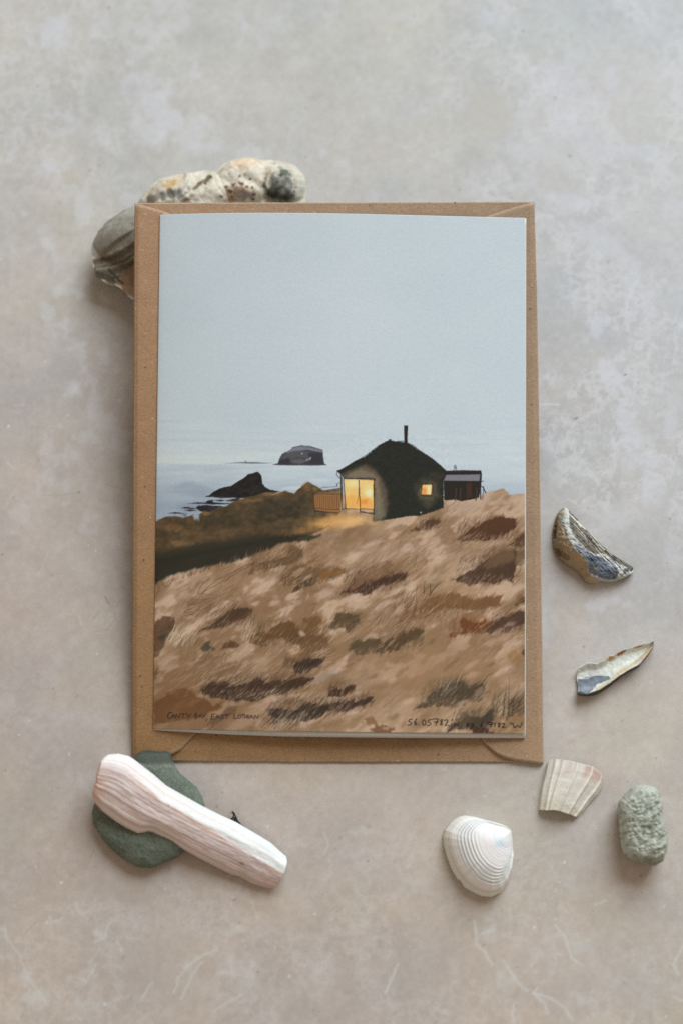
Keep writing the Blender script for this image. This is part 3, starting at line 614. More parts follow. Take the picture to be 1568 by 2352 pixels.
# fence
fen = cB([(92, 540), (100, 525), (180, 512), (268, 500), (268, 640), (255, 660), (180, 655), (97, 640)])
R.poly(fen, (142, 100, 62), .95, 1, .5)
R.poly(cB([(95, 528), (180, 514), (262, 503), (262, 540), (180, 538), (100, 540)]), (96, 84, 62), .6, 2)
for x in np.linspace(102, 256, 12):
    R.line(cB([(x, 545+rng.rand()*6), (x+rng.rand()*5-2, 630+rng.rand()*8)]), 1.1, (72, 46, 28), .9, jit=.5)
for pts, w in (([(92, 540), (90, 600), (98, 668)], 1.5), ([(92, 540), (105, 524), (180, 514), (265, 500)], 1.3), ([(100, 532), (200, 520), (262, 512)], 1.0), ([(94, 540), (180, 538), (266, 542)], 1.2), ([(95, 632), (180, 640), (262, 640)], 1.2), ([(98, 652), (160, 658), (250, 661)], 1.3), ([(180, 514), (190, 522)], 1), ([(225, 508), (235, 520)], 1),
               ([(120, 510), (150, 496), (200, 492), (240, 490), (250, 470), (262, 462)], .9), ([(240, 468), (250, 492)], .9)):
    R.line(cB(pts), w, (48, 34, 26), .92, jit=.7)
R.blob(*cB([(796, 661)])[0], 2.2, 2.2, (205, 202, 196), .9)
# ---- handwriting
GL = {'A': [[(0, 1), (.45, 0), (.9, 1)], [(.2, .62), (.75, .6)]], 'B': [[(.1, 0), (.08, 1)], [(.08, .03), (.7, .15), (.65, .42), (.15, .5), (.8, .62), (.75, .92), (.05, 1)]],
      'C': [[(.95, .12), (.6, 0), (.2, .3), (.05, .75), (.35, 1), (.95, .85)]], 'E': [[(.3, .05), (.1, 1)], [(.2, .06), (1, 0)], [(.2, .5), (.8, .45)], [(.08, 1), (.8, .95)]],
      'H': [[(.1, 0), (.08, 1)], [(.9, 0), (.85, 1)], [(.1, .5), (.88, .48)]], 'I': [[(.5, 0), (.45, 1)]], 'L': [[(.3, 0), (.05, .9), (.3, 1), (1, .9)]],
      'N': [[(.05, 1), (.15, .05), (.75, 1), (.95, 0)]], 'O': [[(.5, 0), (.1, .35), (.1, .8), (.5, 1), (.9, .75), (.85, .25), (.5, 0)]],
      'S': [[(.95, .05), (.3, .1), (.15, .4), (.75, .55), (.8, .85), (.1, 1)]], 'T': [[(0, .05), (1, 0)], [(.5, 0), (.42, 1)]], 'Y': [[(.05, 0), (.45, .5)], [(.95, 0), (.3, 1)]],
      '5': [[(.95, 0), (.25, .05), (.15, .42), (.7, .45), (.85, .78), (.4, 1), (0, .92)]], '6': [[(.7, 0), (.2, .45), (.1, .85), (.5, 1), (.85, .75), (.5, .5), (.15, .7)]],
      '0': [[(.5, 0), (.1, .35), (.1, .8), (.5, 1), (.9, .75), (.85, .25), (.5, 0)]], '7': [[(0, .05), (1, 0), (.55, 1)], [(.25, .5), (.95, .48)]],
      '8': [[(.8, .1), (.4, 0), (.2, .25), (.75, .6), (.75, .9), (.4, 1), (.15, .8), (.7, .4), (.8, .1)]], '2': [[(.1, .2), (.5, 0), (.85, .25), (.1, 1), (1, .93)]],
      '1': [[(.3, .15), (.6, 0), (.5, 1)]], 'W': [[(0, .15), (.15, 1), (.5, .35), (.75, .95), (1, 0)]], ',': [[(.8, 0), (.2, 1)]], '.': [[(.4, .9), (.5, 1)]], 'o': [[(.5, 0), (.1, .5), (.5, 1), (.9, .5), (.5, 0)]]}
def write(tr, items, col, w):
    for ch, x0, y0, x1, y1 in items:
        for st in GL[ch]:
            P = smooth_line(resample([(x0+a*(x1-x0), y0+b*(y1-y0)) for a, b in st], 14), 1 if len(st) > 2 else 0)
            R.line(tr([tuple(p) for p in P]), w, col, .95, w1=w*.85)
write(cF, [('C', 155, 215, 218, 300), ('A', 212, 238, 258, 290), ('N', 258, 234, 318, 288), ('T', 330, 236, 388, 288), ('Y', 392, 234, 460, 292), ('B', 500, 232, 545, 300), ('A', 552, 244, 594, 284), ('Y', 588, 234, 642, 290), (',', 642, 304, 656, 328),
           ('E', 698, 240, 758, 304), ('A', 765, 248, 818, 298), ('S', 822, 248, 872, 300), ('T', 878, 246, 936, 298), ('L', 985, 240, 1034, 298), ('O', 1038, 250, 1086, 298), ('T', 1086, 246, 1132, 294), ('H', 1128, 252, 1162, 296), ('I', 1166, 252, 1182, 294), ('A', 1186, 248, 1240, 296), ('N', 1246, 248, 1304, 300)], (44, 29, 20), 2.0)
write(cG, [('5', 85, 220, 135, 292), ('6', 155, 215, 198, 290), ('.', 205, 270, 215, 282), ('0', 245, 225, 296, 292), ('5', 305, 225, 358, 295), ('7', 368, 215, 432, 292), ('8', 442, 220, 490, 292), ('2', 498, 222, 552, 295), ('o', 584, 222, 600, 236), ('N', 608, 262, 672, 300),
           ('0', 752, 262, 782, 300), ('2', 796, 268, 850, 308), ('.', 862, 296, 870, 306), ('6', 905, 256, 945, 308), ('7', 992, 258, 1052, 305), ('1', 1064, 262, 1086, 308), ('8', 1100, 262, 1148, 312), ('2', 1150, 262, 1200, 318), ('o', 1254, 264, 1268, 276), ('W', 1282, 256, 1388, 330)], (24, 15, 12), 2.2)
for x, y in ((460, 1046), (1015, 632), (983, 712), (880, 1342)): R.blob(x, y, 1.1, 1.1, (60, 64, 66), .8)
cardR = R

# ---- physical card: sheet folded at the left, front panel bowing up
card = empty('greeting_card', on_env(780, 1100, 0.4))
tag(card, 'folded greeting card painted with a dark lit hut above windswept dune grass', 'card')
cbase = np.array(on_env(780, 1100, 0.4))
ns, nt = 720, 1000
s = np.linspace(0, 1, ns)[:, None]; t = np.linspace(0, 1, nt)[None, :]
hb = lambda s: 0.7+1.35*s+2.5*np.sin(math.pi*np.clip(s, 0, 1)**.8)**1.0
TL, TR, BL, BR = [on_env(u, v, h) for u, v, h in ((367.5, 494, .9), (1204.5, 500.5, 2.1), (352, 1674, .9), (1204, 1685, 2.1))]
def front(s, t):
    s = s[..., None]; t = t[..., None]
    P = (1-s)*(1-t)*TL+s*(1-t)*TR+(1-s)*t*BL+s*t*BR
    bow = 3.0*np.sin(math.pi*np.clip(s, 0, 1)**.72)*(1-.12*t)
    ripple = .25*np.sin(s*5+t*3)*s*(1-s)*4
    return P+NRM*(bow+ripple)
Pf = front(s+0*t, t+0*s)
uf, vf = proj(Pf)
cf = albedo(cardR.sample(uf, vf), uf, vf, FENV)
card_mat = paint_mat('printed_card_stock', .72, ((2200, .05, .5), (700, .05, .3)), .25, ((3200, .06), (1300, .035)))
o = slab('front_panel', Pf, Pf-NRM*.32, cf, card_mat, card, org=cbase, colb=(.75, .75, .72))
# back panel, plain inside, peeping out below and at the right
n2, m2 = 60, 80
s = np.linspace(0, 1, n2)[:, None]; t = np.linspace(0, 1, m2)[None, :]
b4 = [on_env(u, v, .75) for u, v in ((368, 496), (1207, 503), (352, 1677), (1205.5, 1693))]
S4, T4 = (s+0*t)[..., None], (t+0*s)[..., None]
Gb, _a, _b = coons([(368, 496), (1207, 503)], [(352, 1677.5), (520, 1686), (640, 1690), (900, 1693), (1205.5, 1695)], [(368, 496), (352, 1677)], [(1207, 503), (1205.5, 1695)], n2, m2, 1)
Pb = on_env(Gb[..., 0], Gb[..., 1], .75)
Pb = Pb+NRM*(2.3*np.sin(math.pi*S4)*(.45+.55*T4)+.55*S4)
white = np.zeros(Pb.shape)+np.array([.66, .68, .66])
slab('back_panel', Pb, Pb-NRM*.32, white, paint_mat('white_card_stock', .75, ((2600, .05, .4),), .25, ((3000, .04),)), card, org=cbase)
# ================================================================== envelope
env = empty('kraft_envelope', on_env(780, 1100, 0))
tag(env, 'brown speckled kraft paper envelope lying under the painted card', 'envelope')
ebase = np.array(on_env(780, 1100, 0))
def kraft(name, tint=1.0):
    m = bpy.data.materials.new(name); m.use_nodes = True; nt = m.node_tree; N = nt.nodes; L = nt.links
    b = N['Principled BSDF']; b.inputs['Roughness'].default_value = .85; b.inputs['Specular IOR Level'].default_value = .2
    tc = N.new('ShaderNodeTexCoord'); a = N.new('ShaderNodeAttribute'); a.attribute_name = 'paint'
    def noise(sc, det=3, stretch=None):
        n = N.new('ShaderNodeTexNoise'); n.inputs['Scale'].default_value = sc; n.inputs['Detail'].default_value = det
        if stretch:
            mp = N.new('ShaderNodeMapping'); mp.inputs['Scale'].default_value = stretch; mp.inputs['Rotation'].default_value = (0, 0, .5)
            L.new(tc.outputs['Object'], mp.inputs['Vector']); L.new(mp.outputs['Vector'], n.inputs['Vector'])
        else: L.new(tc.outputs['Object'], n.inputs['Vector'])
        return n.outputs['Fac']
    def scale(src, f, lo, hi):
        r = N.new('ShaderNodeMapRange'); r.inputs['From Min'].default_value = .28; r.inputs['From Max'].default_value = .72
        r.inputs['To Min'].default_value = lo; r.inputs['To Max'].default_value = hi; L.new(f, r.inputs['Value'])
        x = N.new('ShaderNodeVectorMath'); x.operation = 'SCALE'; L.new(src, x.inputs[0]); L.new(r.outputs['Result'], x.inputs['Scale']); return x.outputs[0]
    c = scale(a.outputs['Color'], noise(1800), .86*tint, 1.14*tint); c = scale(c, noise(160, 4), .93, 1.07); c = scale(c, noise(900, 2, (1, 5, 1)), .88, 1.12)
    def speck(src, sc, thr, col):
        v = N.new('ShaderNodeTexVoronoi'); v.inputs['Scale'].default_value = sc; L.new(tc.outputs['Object'], v.inputs['Vector'])
        lt = N.new('ShaderNodeMapRange'); lt.inputs['From Min'].default_value = thr; lt.inputs['From Max'].default_value = thr*.5
        L.new(v.outputs['Distance'], lt.inputs['Value'])
        n = N.new('ShaderNodeMath'); n.operation = 'GREATER_THAN'; n.inputs[1].default_value = .72
        sp = N.new('ShaderNodeSeparateColor'); L.new(v.outputs['Color'], sp.inputs['Color']); L.new(sp.outputs['Red'], n.inputs[0])
        mu = N.new('ShaderNodeMath'); mu.operation = 'MULTIPLY'; L.new(lt.outputs['Result'], mu.inputs[0]); L.new(n.outputs[0], mu.inputs[1])
        mx = N.new('ShaderNodeMix'); mx.data_type = 'RGBA'; L.new(mu.outputs[0], mx.inputs['Factor']); L.new(src, mx.inputs['A']); mx.inputs['B'].default_value = (*col, 1)
        return mx.outputs['Result']
    c = speck(c, 330, .12, (.12, .08, .05)); c = speck(c, 420, .11, (.62, .5, .36))
    L.new(c, b.inputs['Base Color'])
    bp = N.new('ShaderNodeBump'); bp.inputs['Distance'].default_value = .12*MM; bp.inputs['Strength'].default_value = .6; L.new(noise(1100, 5, (1, 3, 1)), bp.inputs['Height'])
    bp2 = N.new('ShaderNodeBump'); bp2.inputs['Distance'].default_value = .5*MM; bp2.inputs['Strength'].default_value = .5; L.new(noise(60, 3), bp2.inputs['Height'])
    L.new(bp.outputs['Normal'], bp2.inputs['Normal']); L.new(bp2.outputs['Normal'], b.inputs['Normal'])
    return m
def kcol(P, edge=None):
    u, v = proj(P)
    kx = np.clip((u-305)/935, 0, 1)[..., None]; ky = np.clip((v-465)/1285, 0, 1)[..., None]
    base = (np.array([158, 127, 100.])*(1-kx)+np.array([148, 128, 108.])*kx)*(1-ky)+(np.array([130, 99, 66.])*(1-kx)+np.array([150, 124, 98.])*kx)*ky
    c = albedo(base*.97, u, v, FENV)
    if edge is not None: c = c*(1-edge[..., None])+np.array([.50, .40, .30])*edge[..., None]
    return c
kmat = kraft('kraft_paper')
n, m = 300, 420
G, s_, t_ = coons([(309.5, 466.5), (560, 465.5), (900, 464.5), (1226.5, 463)], [(304, 1747), (700, 1750), (1180, 1750), (1214, 1753), (1247, 1754.5)], [(309.5, 466.5), (307, 900), (305.5, 1300), (304, 1747)], [(1226.5, 463), (1233, 700), (1239, 1100), (1244, 1450), (1247, 1754.5)], n, m, 0)
G[..., 0] += (fbm(G[..., 0], G[..., 1], 24, 3, 4)-.5)*1.6*(np.abs(s_-.5)*2)**20; G[..., 1] += (fbm(G[..., 0], G[..., 1], 22, 9, 4)-.5)*1.4*(np.abs(t_-.5)*2)**20
ed = np.minimum(np.minimum(s_, 1-s_)*930, np.minimum(t_, 1-t_)*1285)
puff = .22*ss(0, 30, ed)+.12*(fbm(G[..., 0], G[..., 1], 90, 4, 3)-.5)
Pt = on_env(G[..., 0], G[..., 1], -.3+puff*0); Pt = Pt+NRM*(puff[..., None])
slab('back_sheet', Pt, Pt-NRM*(.25+.3*ss(0, 30, ed))[..., None], kcol(Pt, ss(2.6, .3, ed)*.8), kmat, env, org=ebase)
def sheet(name, top, bottom, left, right, n, m, h, mat, tint=None):
    G, s_, t_ = coons(top, bottom, left, right, n, m, 1)
    P = on_env(G[..., 0], G[..., 1], 0.0)+NRM*(h-.45*ss(12, 0, np.minimum(G[..., 0]-np.interp(G[..., 1], [466, 1755], [309, 304]), np.interp(G[..., 1], [466, 1755], [1226, 1247])-G[..., 0])))[..., None]
    ed = np.minimum(np.minimum(s_, 1-s_)*n, np.minimum(t_, 1-t_)*m)
    return slab(name, P, P-NRM*.14, kcol(P, ss(1.5, 0, ed)*.5), mat, env, org=ebase)
# side flaps folded over the bottom fold, their rounded lower edges and slanting top seams show at the corners
sheet('side_flap', [(311, 468), (345, 477), (388, 490), (520, 560)], [(306, 1746.8), (350, 1744.5), (388, 1737), (415, 1722), (445, 1690), (520, 1600)], [(311, 468), (308, 1000), (306, 1746.8)], [(520, 560), (540, 1100), (520, 1600)], 150, 160, .55, kmat)
sheet('side_flap', [(1020, 560), (1120, 496), (1180, 477), (1225, 465)], [(1000, 1590), (1096, 1685), (1105, 1696), (1112, 1707), (1125, 1719), (1140, 1731), (1158, 1740), (1182, 1746.5), (1213, 1750.5), (1246, 1755.5)], [(1020, 560), (1000, 1100), (1000, 1590)], [(1225, 465), (1238, 1100), (1246, 1755.5)], 220, 160, .55, kmat)
# ================================================================== tabletop
R = Raster(-30, -30, 1598, 2382, .8, (172, 164, 156))
U, V = R.U, R.V
anch = np.array([[[178, 178, 173], [181, 182, 178], [184, 188, 189]],
                 [[173, 170, 165], [178, 177, 173], [184, 187, 189]],
                 [[163, 155, 148], [168, 163, 157], [176, 177, 176]],
                 [[160, 152, 145], [165, 157, 149], [171, 167, 161]],
                 [[160, 152, 143], [163, 154, 145], [166, 159, 150]]], float)
gx = np.clip((U)/1568*2, 0, 1.999); gy = np.clip(V/2352*4, 0, 3.999)
xi = gx.astype(int); yi = gy.astype(int); fx = (gx-xi)[..., None]; fy = (gy-yi)[..., None]
base = (anch[yi, xi]*(1-fx)+anch[yi, xi+1]*fx)*(1-fy)+(anch[yi+1, xi]*(1-fx)+anch[yi+1, xi+1]*fx)*fy
n1 = fbm(U, V, 170, 41, 3); n2 = fbm(U, V, 55, 42, 4); n3 = fbm(U, V, 12, 43, 4, gain=.65)
base += ((n1-.5)*16)[..., None]*np.array([.9, .5, .1])+((n2-.5)*14)[..., None]*np.array([.8, .9, .9])+((n3-.5)*15)[..., None]
cl = ss(.54, .68, fbm(U, V, 90, 51, 5))*ss(.40, .62, fbm(U, V, 26, 52, 4))
top = ss(1500, 500, V)
base = base*(1-(cl*.42*(.25+.75*top))[..., None])+np.array([194, 197, 202.])*(cl*.42*(.25+.75*top))[..., None]
rid = 1-np.abs(2*fbm(U, V, 46, 61, 5, gain=.6)-1)*5; rid2 = 1-np.abs(2*fbm(U, V, 22, 63, 4, gain=.6)-1)*5
ur = ss(850, 1250, U-(V-500)*.15)*ss(1500, 1000, V); ul = ss(900, 300, U)*ss(700, 200, V)*.6; lo_ = ss(1750, 2050, V)*.28
wm = np.clip(ss(.25, .75, rid)+.7*ss(.4, .9, rid2), 0, 1)*(.45+1.0*fbm(U, V, 9, 64, 3, gain=.7))*np.clip(ur+ul+lo_, 0, 1)*ss(.42, .58, fbm(U, V, 110, 67, 3))*.56
base = base*(1-wm[..., None])+np.array([200, 202, 206.])*wm[..., None]
base[..., 2] -= 2.5*ss(.5, .7, fbm(U, V, 200, 68, 2)); base[..., 0] += 1.5+1.5*ss(1100, 1500, V); base[..., 1] += .5; base[..., 2] -= 1.0*ss(1100, 1500, V)
R.C = base
LV = (196, 199, 205); WV = (188, 188, 184)
def cloud(u, v, ru, rv, a=.5, ang=0, sc=26, seed=1, col=LV): R.blob(u, v, ru, rv, col, a, ang, .75, sc, seed, .8)
for q in ((380, 270, 90, 60, .55, 60), (440, 300, 60, 70, .4, 0), (330, 200, 60, 45, .35, 0), (130, 80, 40, 60, .5, 0), (110, 60, 60, 30, .3, 0), (160, 300, 60, 20, .35, -10), (130, 380, 60, 20, .4, -15), (480, 340, 60, 26, .4, 0), (640, 60, 60, 30, .3, 40),
          (1180, 60, 120, 40, .3, 0), (1290, 190, 120, 60, .5, 30), (1330, 300, 150, 60, .5, 35), (1220, 340, 80, 40, .35, 0), (1470, 350, 90, 24, .55, 15), (1500, 60, 60, 60, .3, 0), (1400, 180, 20, 40, .6, -10), (1540, 480, 50, 30, .4, 0), (1180, 430, 60, 20, .35, 0),
          (1300, 460, 90, 24, .5, 5), (1270, 520, 50, 22, .35, 0), (1380, 560, 90, 30, .5, 30), (1450, 640, 34, 90, .55, 0), (1480, 720, 24, 70, .4, 0), (1370, 740, 34, 60, .6, 15), (1400, 860, 30, 70, .55, -25), (1440, 960, 34, 40, .6, -30), (1470, 1010, 60, 26, .5, 0),
          (1490, 1060, 50, 24, .55, 0), (1540, 980, 24, 60, .5, 0), (1500, 1130, 50, 40, .4, 0), (1420, 1180, 70, 40, .3, 0), (1540, 1260, 40, 60, .35, 0), (1360, 1330, 30, 14, .5, 0), (1375, 1395, 40, 20, .4, 0), (1400, 1380, 40, 24, .4, 0), (1340, 1540, 40, 20, .3, 0),
          (170, 890, 24, 26, .5, 0), (1250, 1450, 10, 60, .3, 0), (700, 140, 50, 20, .25, 0), (830, 120, 60, 30, .2, 0)):
    cloud(*q[:5], ang=q[5], seed=int(q[0]) % 97)
R.blob(1120, 250, 70, 130, (184, 180, 168), .5, 10, .5, 60, 3, .9); R.blob(980, 300, 120, 60, (182, 179, 168), .4, 0, .5, 60, 4, .9)
R.blob(900, 430, 90, 40, (168, 174, 172), .35, 0, .6, 40, 5, .9); R.blob(640, 380, 60, 30, (178, 180, 176), .3, 0, .6, 40, 5, .9)
# veins
def vein(tr, pts, w=3.5, a=.5, col=WV):
    a = min(1, a*1.35); P = tr(pts); R.line(P, w*1.8, col, a*.5, jit=5, soft=3); R.line(P, w*.55, col, a, jit=3, soft=1.2)
for p in ([(740, 620), (790, 700), (830, 752), (880, 772)], [(880, 775), (900, 745)], [(880, 772), (960, 795), (1020, 840), (1060, 900)], [(890, 780), (930, 820), (945, 870)], [(790, 825), (785, 870), (792, 914)], [(980, 460), (1030, 520), (1045, 580), (1060, 620), (1110, 645)], [(1568, 555), (1525, 640), (1545, 690)], [(610, 440), (620, 550), (660, 590), (690, 640)], [(1160, 370), (1210, 350)], [(1520, 790), (1568, 810)], [(700, 480), (640, 500)], [(200, 770), (260, 640)]):
    vein(cH, p)
for p in ([(1000, 570), (930, 600), (870, 640), (820, 700), (800, 770)], [(930, 630), (900, 660), (830, 800)], [(350, 360), (370, 410), (400, 400)], [(230, 420), (230, 450), (290, 430)], [(20, 460), (30, 520), (90, 600), (120, 680), (160, 740), (220, 830)], [(540, 530), (560, 580)], [(500, 450), (480, 520), (430, 540)], [(700, 720), (650, 800)], [(1490, 40), (1508, 90), (1490, 130)], [(980, 860), (1040, 820), (1110, 780)], [(1060, 620), (1070, 680), (1000, 680)], [(440, 640), (400, 720), (360, 700)]):
    vein(cI, p, a=.42, col=(184, 184, 178))
for c_, q in ((cI, (180, 800, 90, 60)), (cI, (110, 690, 40, 60)), (cI, (420, 820, 90, 40)), (cI, (880, 640, 60, 30)), (cI, (1090, 480, 60, 30)), (cI, (10, 480, 26, 26)), (cI, (450, 500, 40, 30)), (cH, (910, 800, 40, 40)), (cH, (680, 500, 60, 60)), (cH, (1090, 800, 80, 50)), (cH, (750, 720, 60, 70)), (cH, (1100, 560, 70, 50)), (cH, (90, 30, 80, 24))):
    x, y = c_([(q[0], q[1])])[0]; cloud(x, y, q[2]/2, q[3]/2, .4, sc=14, seed=int(x) % 50, col=(182, 184, 180))
# scattered flaws
for _ in range(900):
    x = rng.rand()*1600-20; y = rng.rand()*2380-20
    r = 1.0+2.8*rng.rand()**4; k = rng.rand()
    if k < .55: R.blob(x, y, r*1.4, r, ((134, 126, 120), (128, 104, 98), (120, 116, 114))[_ % 3], .6, rng.rand()*180, .4, 4, int(x) % 31, .7)
    else: R.blob(x, y, r*1.5, r*1.1, (200, 202, 200), .6, rng.rand()*180, .5, 4, int(x) % 31, .8)
for _ in range(120):
    x = rng.rand()*1600; y = 800+rng.rand()*1600; a = rng.rand()*6.28; l = 6+18*rng.rand()
    R.line([(x, y), (x+math.cos(a)*l, y+math.sin(a)*l), (x+math.cos(a+.5)*l*1.6, y+math.sin(a+.5)*l*1.6)], 1.4, (188, 188, 185) if rng.rand() < .7 else (140, 132, 126), .35, w1=.6, jit=2)
for u, v in ((1060/1.1487+784, 0),): pass
for tr, pts, w, c_, a in ((cL, [(550, 1545), (565, 1580), (600, 1625), (600, 1670), (560, 1725), (490, 1735)], 1.6, (142, 132, 124), .7), (cL, [(550, 1550), (570, 1590)], 4, (138, 126, 116), .7), (cL, [(270, 1280), (235, 1360), (200, 1450)], 1.6, (186, 184, 180), .5), (cL, [(410, 1650), (430, 1700)], 3, (186, 186, 182), .6), (cL, [(480, 1680), (520, 1625)], 2.5, (148, 138, 132), .6),
                       (cL, [(220, 1020), (300, 1022), (390, 1012), (420, 1004)], 2.2, (148, 144, 142), .5), (cL, [(560, 965), (620, 980), (690, 1000)], 2.2, (140, 134, 132), .5), (cR, [(185, 1510), (250, 1508), (320, 1512)], 3.4, (204, 205, 212), .8), (cL, [(75, 550), (130, 548)], 2.5, (190, 190, 186), .6), (cL, [(40, 850), (75, 880)], 3, (190, 190, 186), .6), (cL, [(100, 960), (20, 1090)], 1.6, (186, 184, 180), .5),
                       (cI, [(430, 110), (415, 170)], 1.6, (140, 116, 100), .6), (cI, [(170, 440), (120, 495)], 1.4, (138, 122, 112), .6)):
    R.line(tr(pts), w, c_, a, jit=1.2)
for tr, x, y, r in ((cL, 45, 660, 4), (cL, 355, 603, 4), (cL, 500, 1310, 3), (cL, 462, 1284, 2.4), (cI, 283, 265, 5), (cI, 67, 371, 3.5), (cH, 885, 470, 5), (cH, 353, 434, 3), (cH, 1022, 172, 4), (cH, 226, 484, 3.5), (cK, 360, 435, 3)):
    x, y = tr([(x, y)])[0]; R.blob(x, y, r, r*.8, (206, 208, 206), .8, 0, .5, 5, int(x) % 31, .7)
for tr, x, y, r in ((cL, 415, 1005, 5), (cL, 205, 838, 4), (cL, 112, 1190, 3), (cL, 405, 2070, 5), (cL, 12, 1330, 5), (cI, 740, 465, 4), (cI, 1185, 676, 5), (cI, 1100, 450, 5), (cI, 1075, 345, 6), (cI, 1463, 860, 4), (cH, 122, 165, 5), (cH, 428, 908, 4), (cH, 885, 580, 2.5), (cM, 610, 1665, 5), (cR, 440, 1610, 6), (cR, 780, 1305, 5)):
    x, y = tr([(x, y)])[0]; R.blob(x, y, r, r*.6, (122, 112, 106), .7, -20, .5, 5, int(x) % 31, .7)
tabR = R
xs = np.concatenate([np.linspace(-600, -132, 70), np.linspace(-126, 126, 700), np.linspace(132, 600, 70)])
ys = np.concatenate([np.linspace(-600, -166, 64), np.linspace(-160, 176, 940), np.linspace(182, 600, 62)])
X, Y = np.meshgrid(xs, ys, indexing='ij')
P = np.stack([X, Y, 0*X], -1)
u, v = proj(P)
colr = albedo(tabR.sample(u, v, True), np.clip(u, -60, 1628), np.clip(v, -60, 2412))
Z = (fbm(X, Y, 14, 71, 4)-.5)*.10
P[..., 2] = Z-.05
Pb = P.copy(); Pb[..., 2] = -12
tab = slab('tabletop', P, Pb, colr, paint_mat('mottled_stone_surface', .62, ((900, .03, .3), (160, .08, .3)), .3, ((1600, .03), (420, .03), (3600, .09))))
tab['kind'] = 'structure'
# ================================================================== beach finds
def mixc(a, b, k):
    k = np.clip(k, 0, 1)[..., None]; return np.asarray(a, float)*(1-k)+np.asarray(b, float)*k

# ---- big pitted stone that props the envelope up
R = Raster(180, 330, 740, 720, 1.2, (196, 190, 174))
U, V = R.U, R.V
R.C += ((fbm(U, V, 26, 81, 5)-.5)*44)[..., None]*np.array([1, .98, .9])
for x, y, rx, ry, c, a, g in ((600, 240, 80, 44, (206, 176, 128), .9, -20), (1070, 110, 130, 44, (206, 180, 150), .7, -6), (440, 290, 60, 40, (176, 158, 128), .7, -40), (620, 305, 110, 42, (112, 112, 106), .95, -14), (520, 330, 110, 34, (122, 116, 104), .8, -10), (700, 340, 80, 22, (108, 96, 82), .7, -30), (830, 215, 40, 20, (92, 80, 62), .95, -50), (770, 255, 70, 16, (104, 90, 72), .9, -40), (690, 200, 16, 30, (150, 130, 100), .7, 20),
                           (1040, 300, 110, 66, (150, 118, 92), .8, 0), (1060, 315, 72, 42, (150, 144, 140), .95, 0), (980, 345, 60, 16, (140, 112, 92), .7, 0), (1210, 180, 24, 60, (150, 128, 106), .8, 20), (1290, 260, 120, 110, (92, 96, 88), .9, 0), (1240, 300, 50, 46, (54, 58, 50), .95, 0), (1310, 170, 60, 34, (84, 92, 82), .9, 0), (1330, 330, 80, 30, (64, 68, 60), .8, 0), (1420, 260, 26, 70, (170, 172, 160), .85, 0), (1350, 250, 34, 40, (128, 128, 124), .8, 0), (1240, 150, 14, 40, (196, 190, 180), .8, 20), (1370, 360, 80, 20, (170, 170, 160), .5, 0)):
    q = cS([(x, y)])[0]; R.blob(q[0], q[1], rx/2.73, ry/2.73, c, a, g, .6, 9, int(x) % 41, .7)
for x, y, r in ((1035, 195, 12), (968, 183, 7), (1100, 215, 9), (1000, 245, 16), (950, 262, 14), (975, 290, 18), (1040, 240, 16), (1075, 262, 14), (1110, 275, 16), (1125, 310, 12), (1120, 340, 12), (920, 320, 12), (985, 325, 10), (1290, 190, 16), (1300, 270, 18), (1270, 230, 14), (1230, 330, 20), (1340, 300, 14), (1190, 260, 12), (1250, 120, 8), (850, 200, 12), (820, 240, 14), (1310, 330, 16), (1380, 290, 10)):
    q = cS([(x, y)])[0]; R.blob(q[0], q[1], r/2.0, r/3.0, (78, 54, 38) if x < 1180 else (50, 52, 46), .85, x % 90-45, .9, 4, x % 17, .9)
R.poly(cS([(95, 700), (100, 620), (140, 540), (220, 450), (300, 400), (400, 330), (560, 420), (520, 620), (370, 600), (260, 660), (150, 705)]), (146, 143, 132), .97, 4, 4, 10)
R.poly(cS([(150, 690), (190, 560), (300, 450), (400, 420), (400, 560), (280, 640)]), (134, 131, 120), .9, 6, 6, 14, mott=.3)
R.line(cS([(215, 460), (280, 425), (370, 370), (420, 330)]), 4, (112, 114, 104), .6, jit=2, soft=3)
R.poly(cS([(115, 715), (200, 690), (290, 645), (380, 590), (420, 640), (420, 900), (260, 870), (130, 830)]), (92, 86, 72), .95, 3, 4, 8, mott=.2)
for k in range(7):
    R.line(cS([(120+k*6, 715+k*22), (200+k*8, 690+k*26), (290+k*8, 650+k*30), (400, 580+k*34)]), 3, ((176, 168, 150), (70, 66, 56), (150, 142, 124))[k % 3], .75, jit=3, soft=2)
R.poly(cS([(125, 790), (180, 800), (260, 830), (250, 860), (150, 840), (125, 820)]), (66, 58, 44), .9, 3, 3, 8)
R.poly(cS([(270, 860), (300, 800), (400, 740), (420, 900), (380, 960), (300, 930)]), (134, 108, 84), .9, 4, 4, 8)
R.line(cS([(215, 780), (270, 840), (300, 870)]), 5, (56, 50, 40), .9, jit=2, soft=2)
R.C += ((fbm(U, V, 5, 83, 3)-.5)*30)[..., None]
rockR = R
LOB = [(650, 425, 62, 46, 1.0), (560, 425, 62, 60, 1.0), (440, 455, 100, 60, .95), (300, 540, 90, 70, .9), (450, 580, 150, 90, 1.0)]
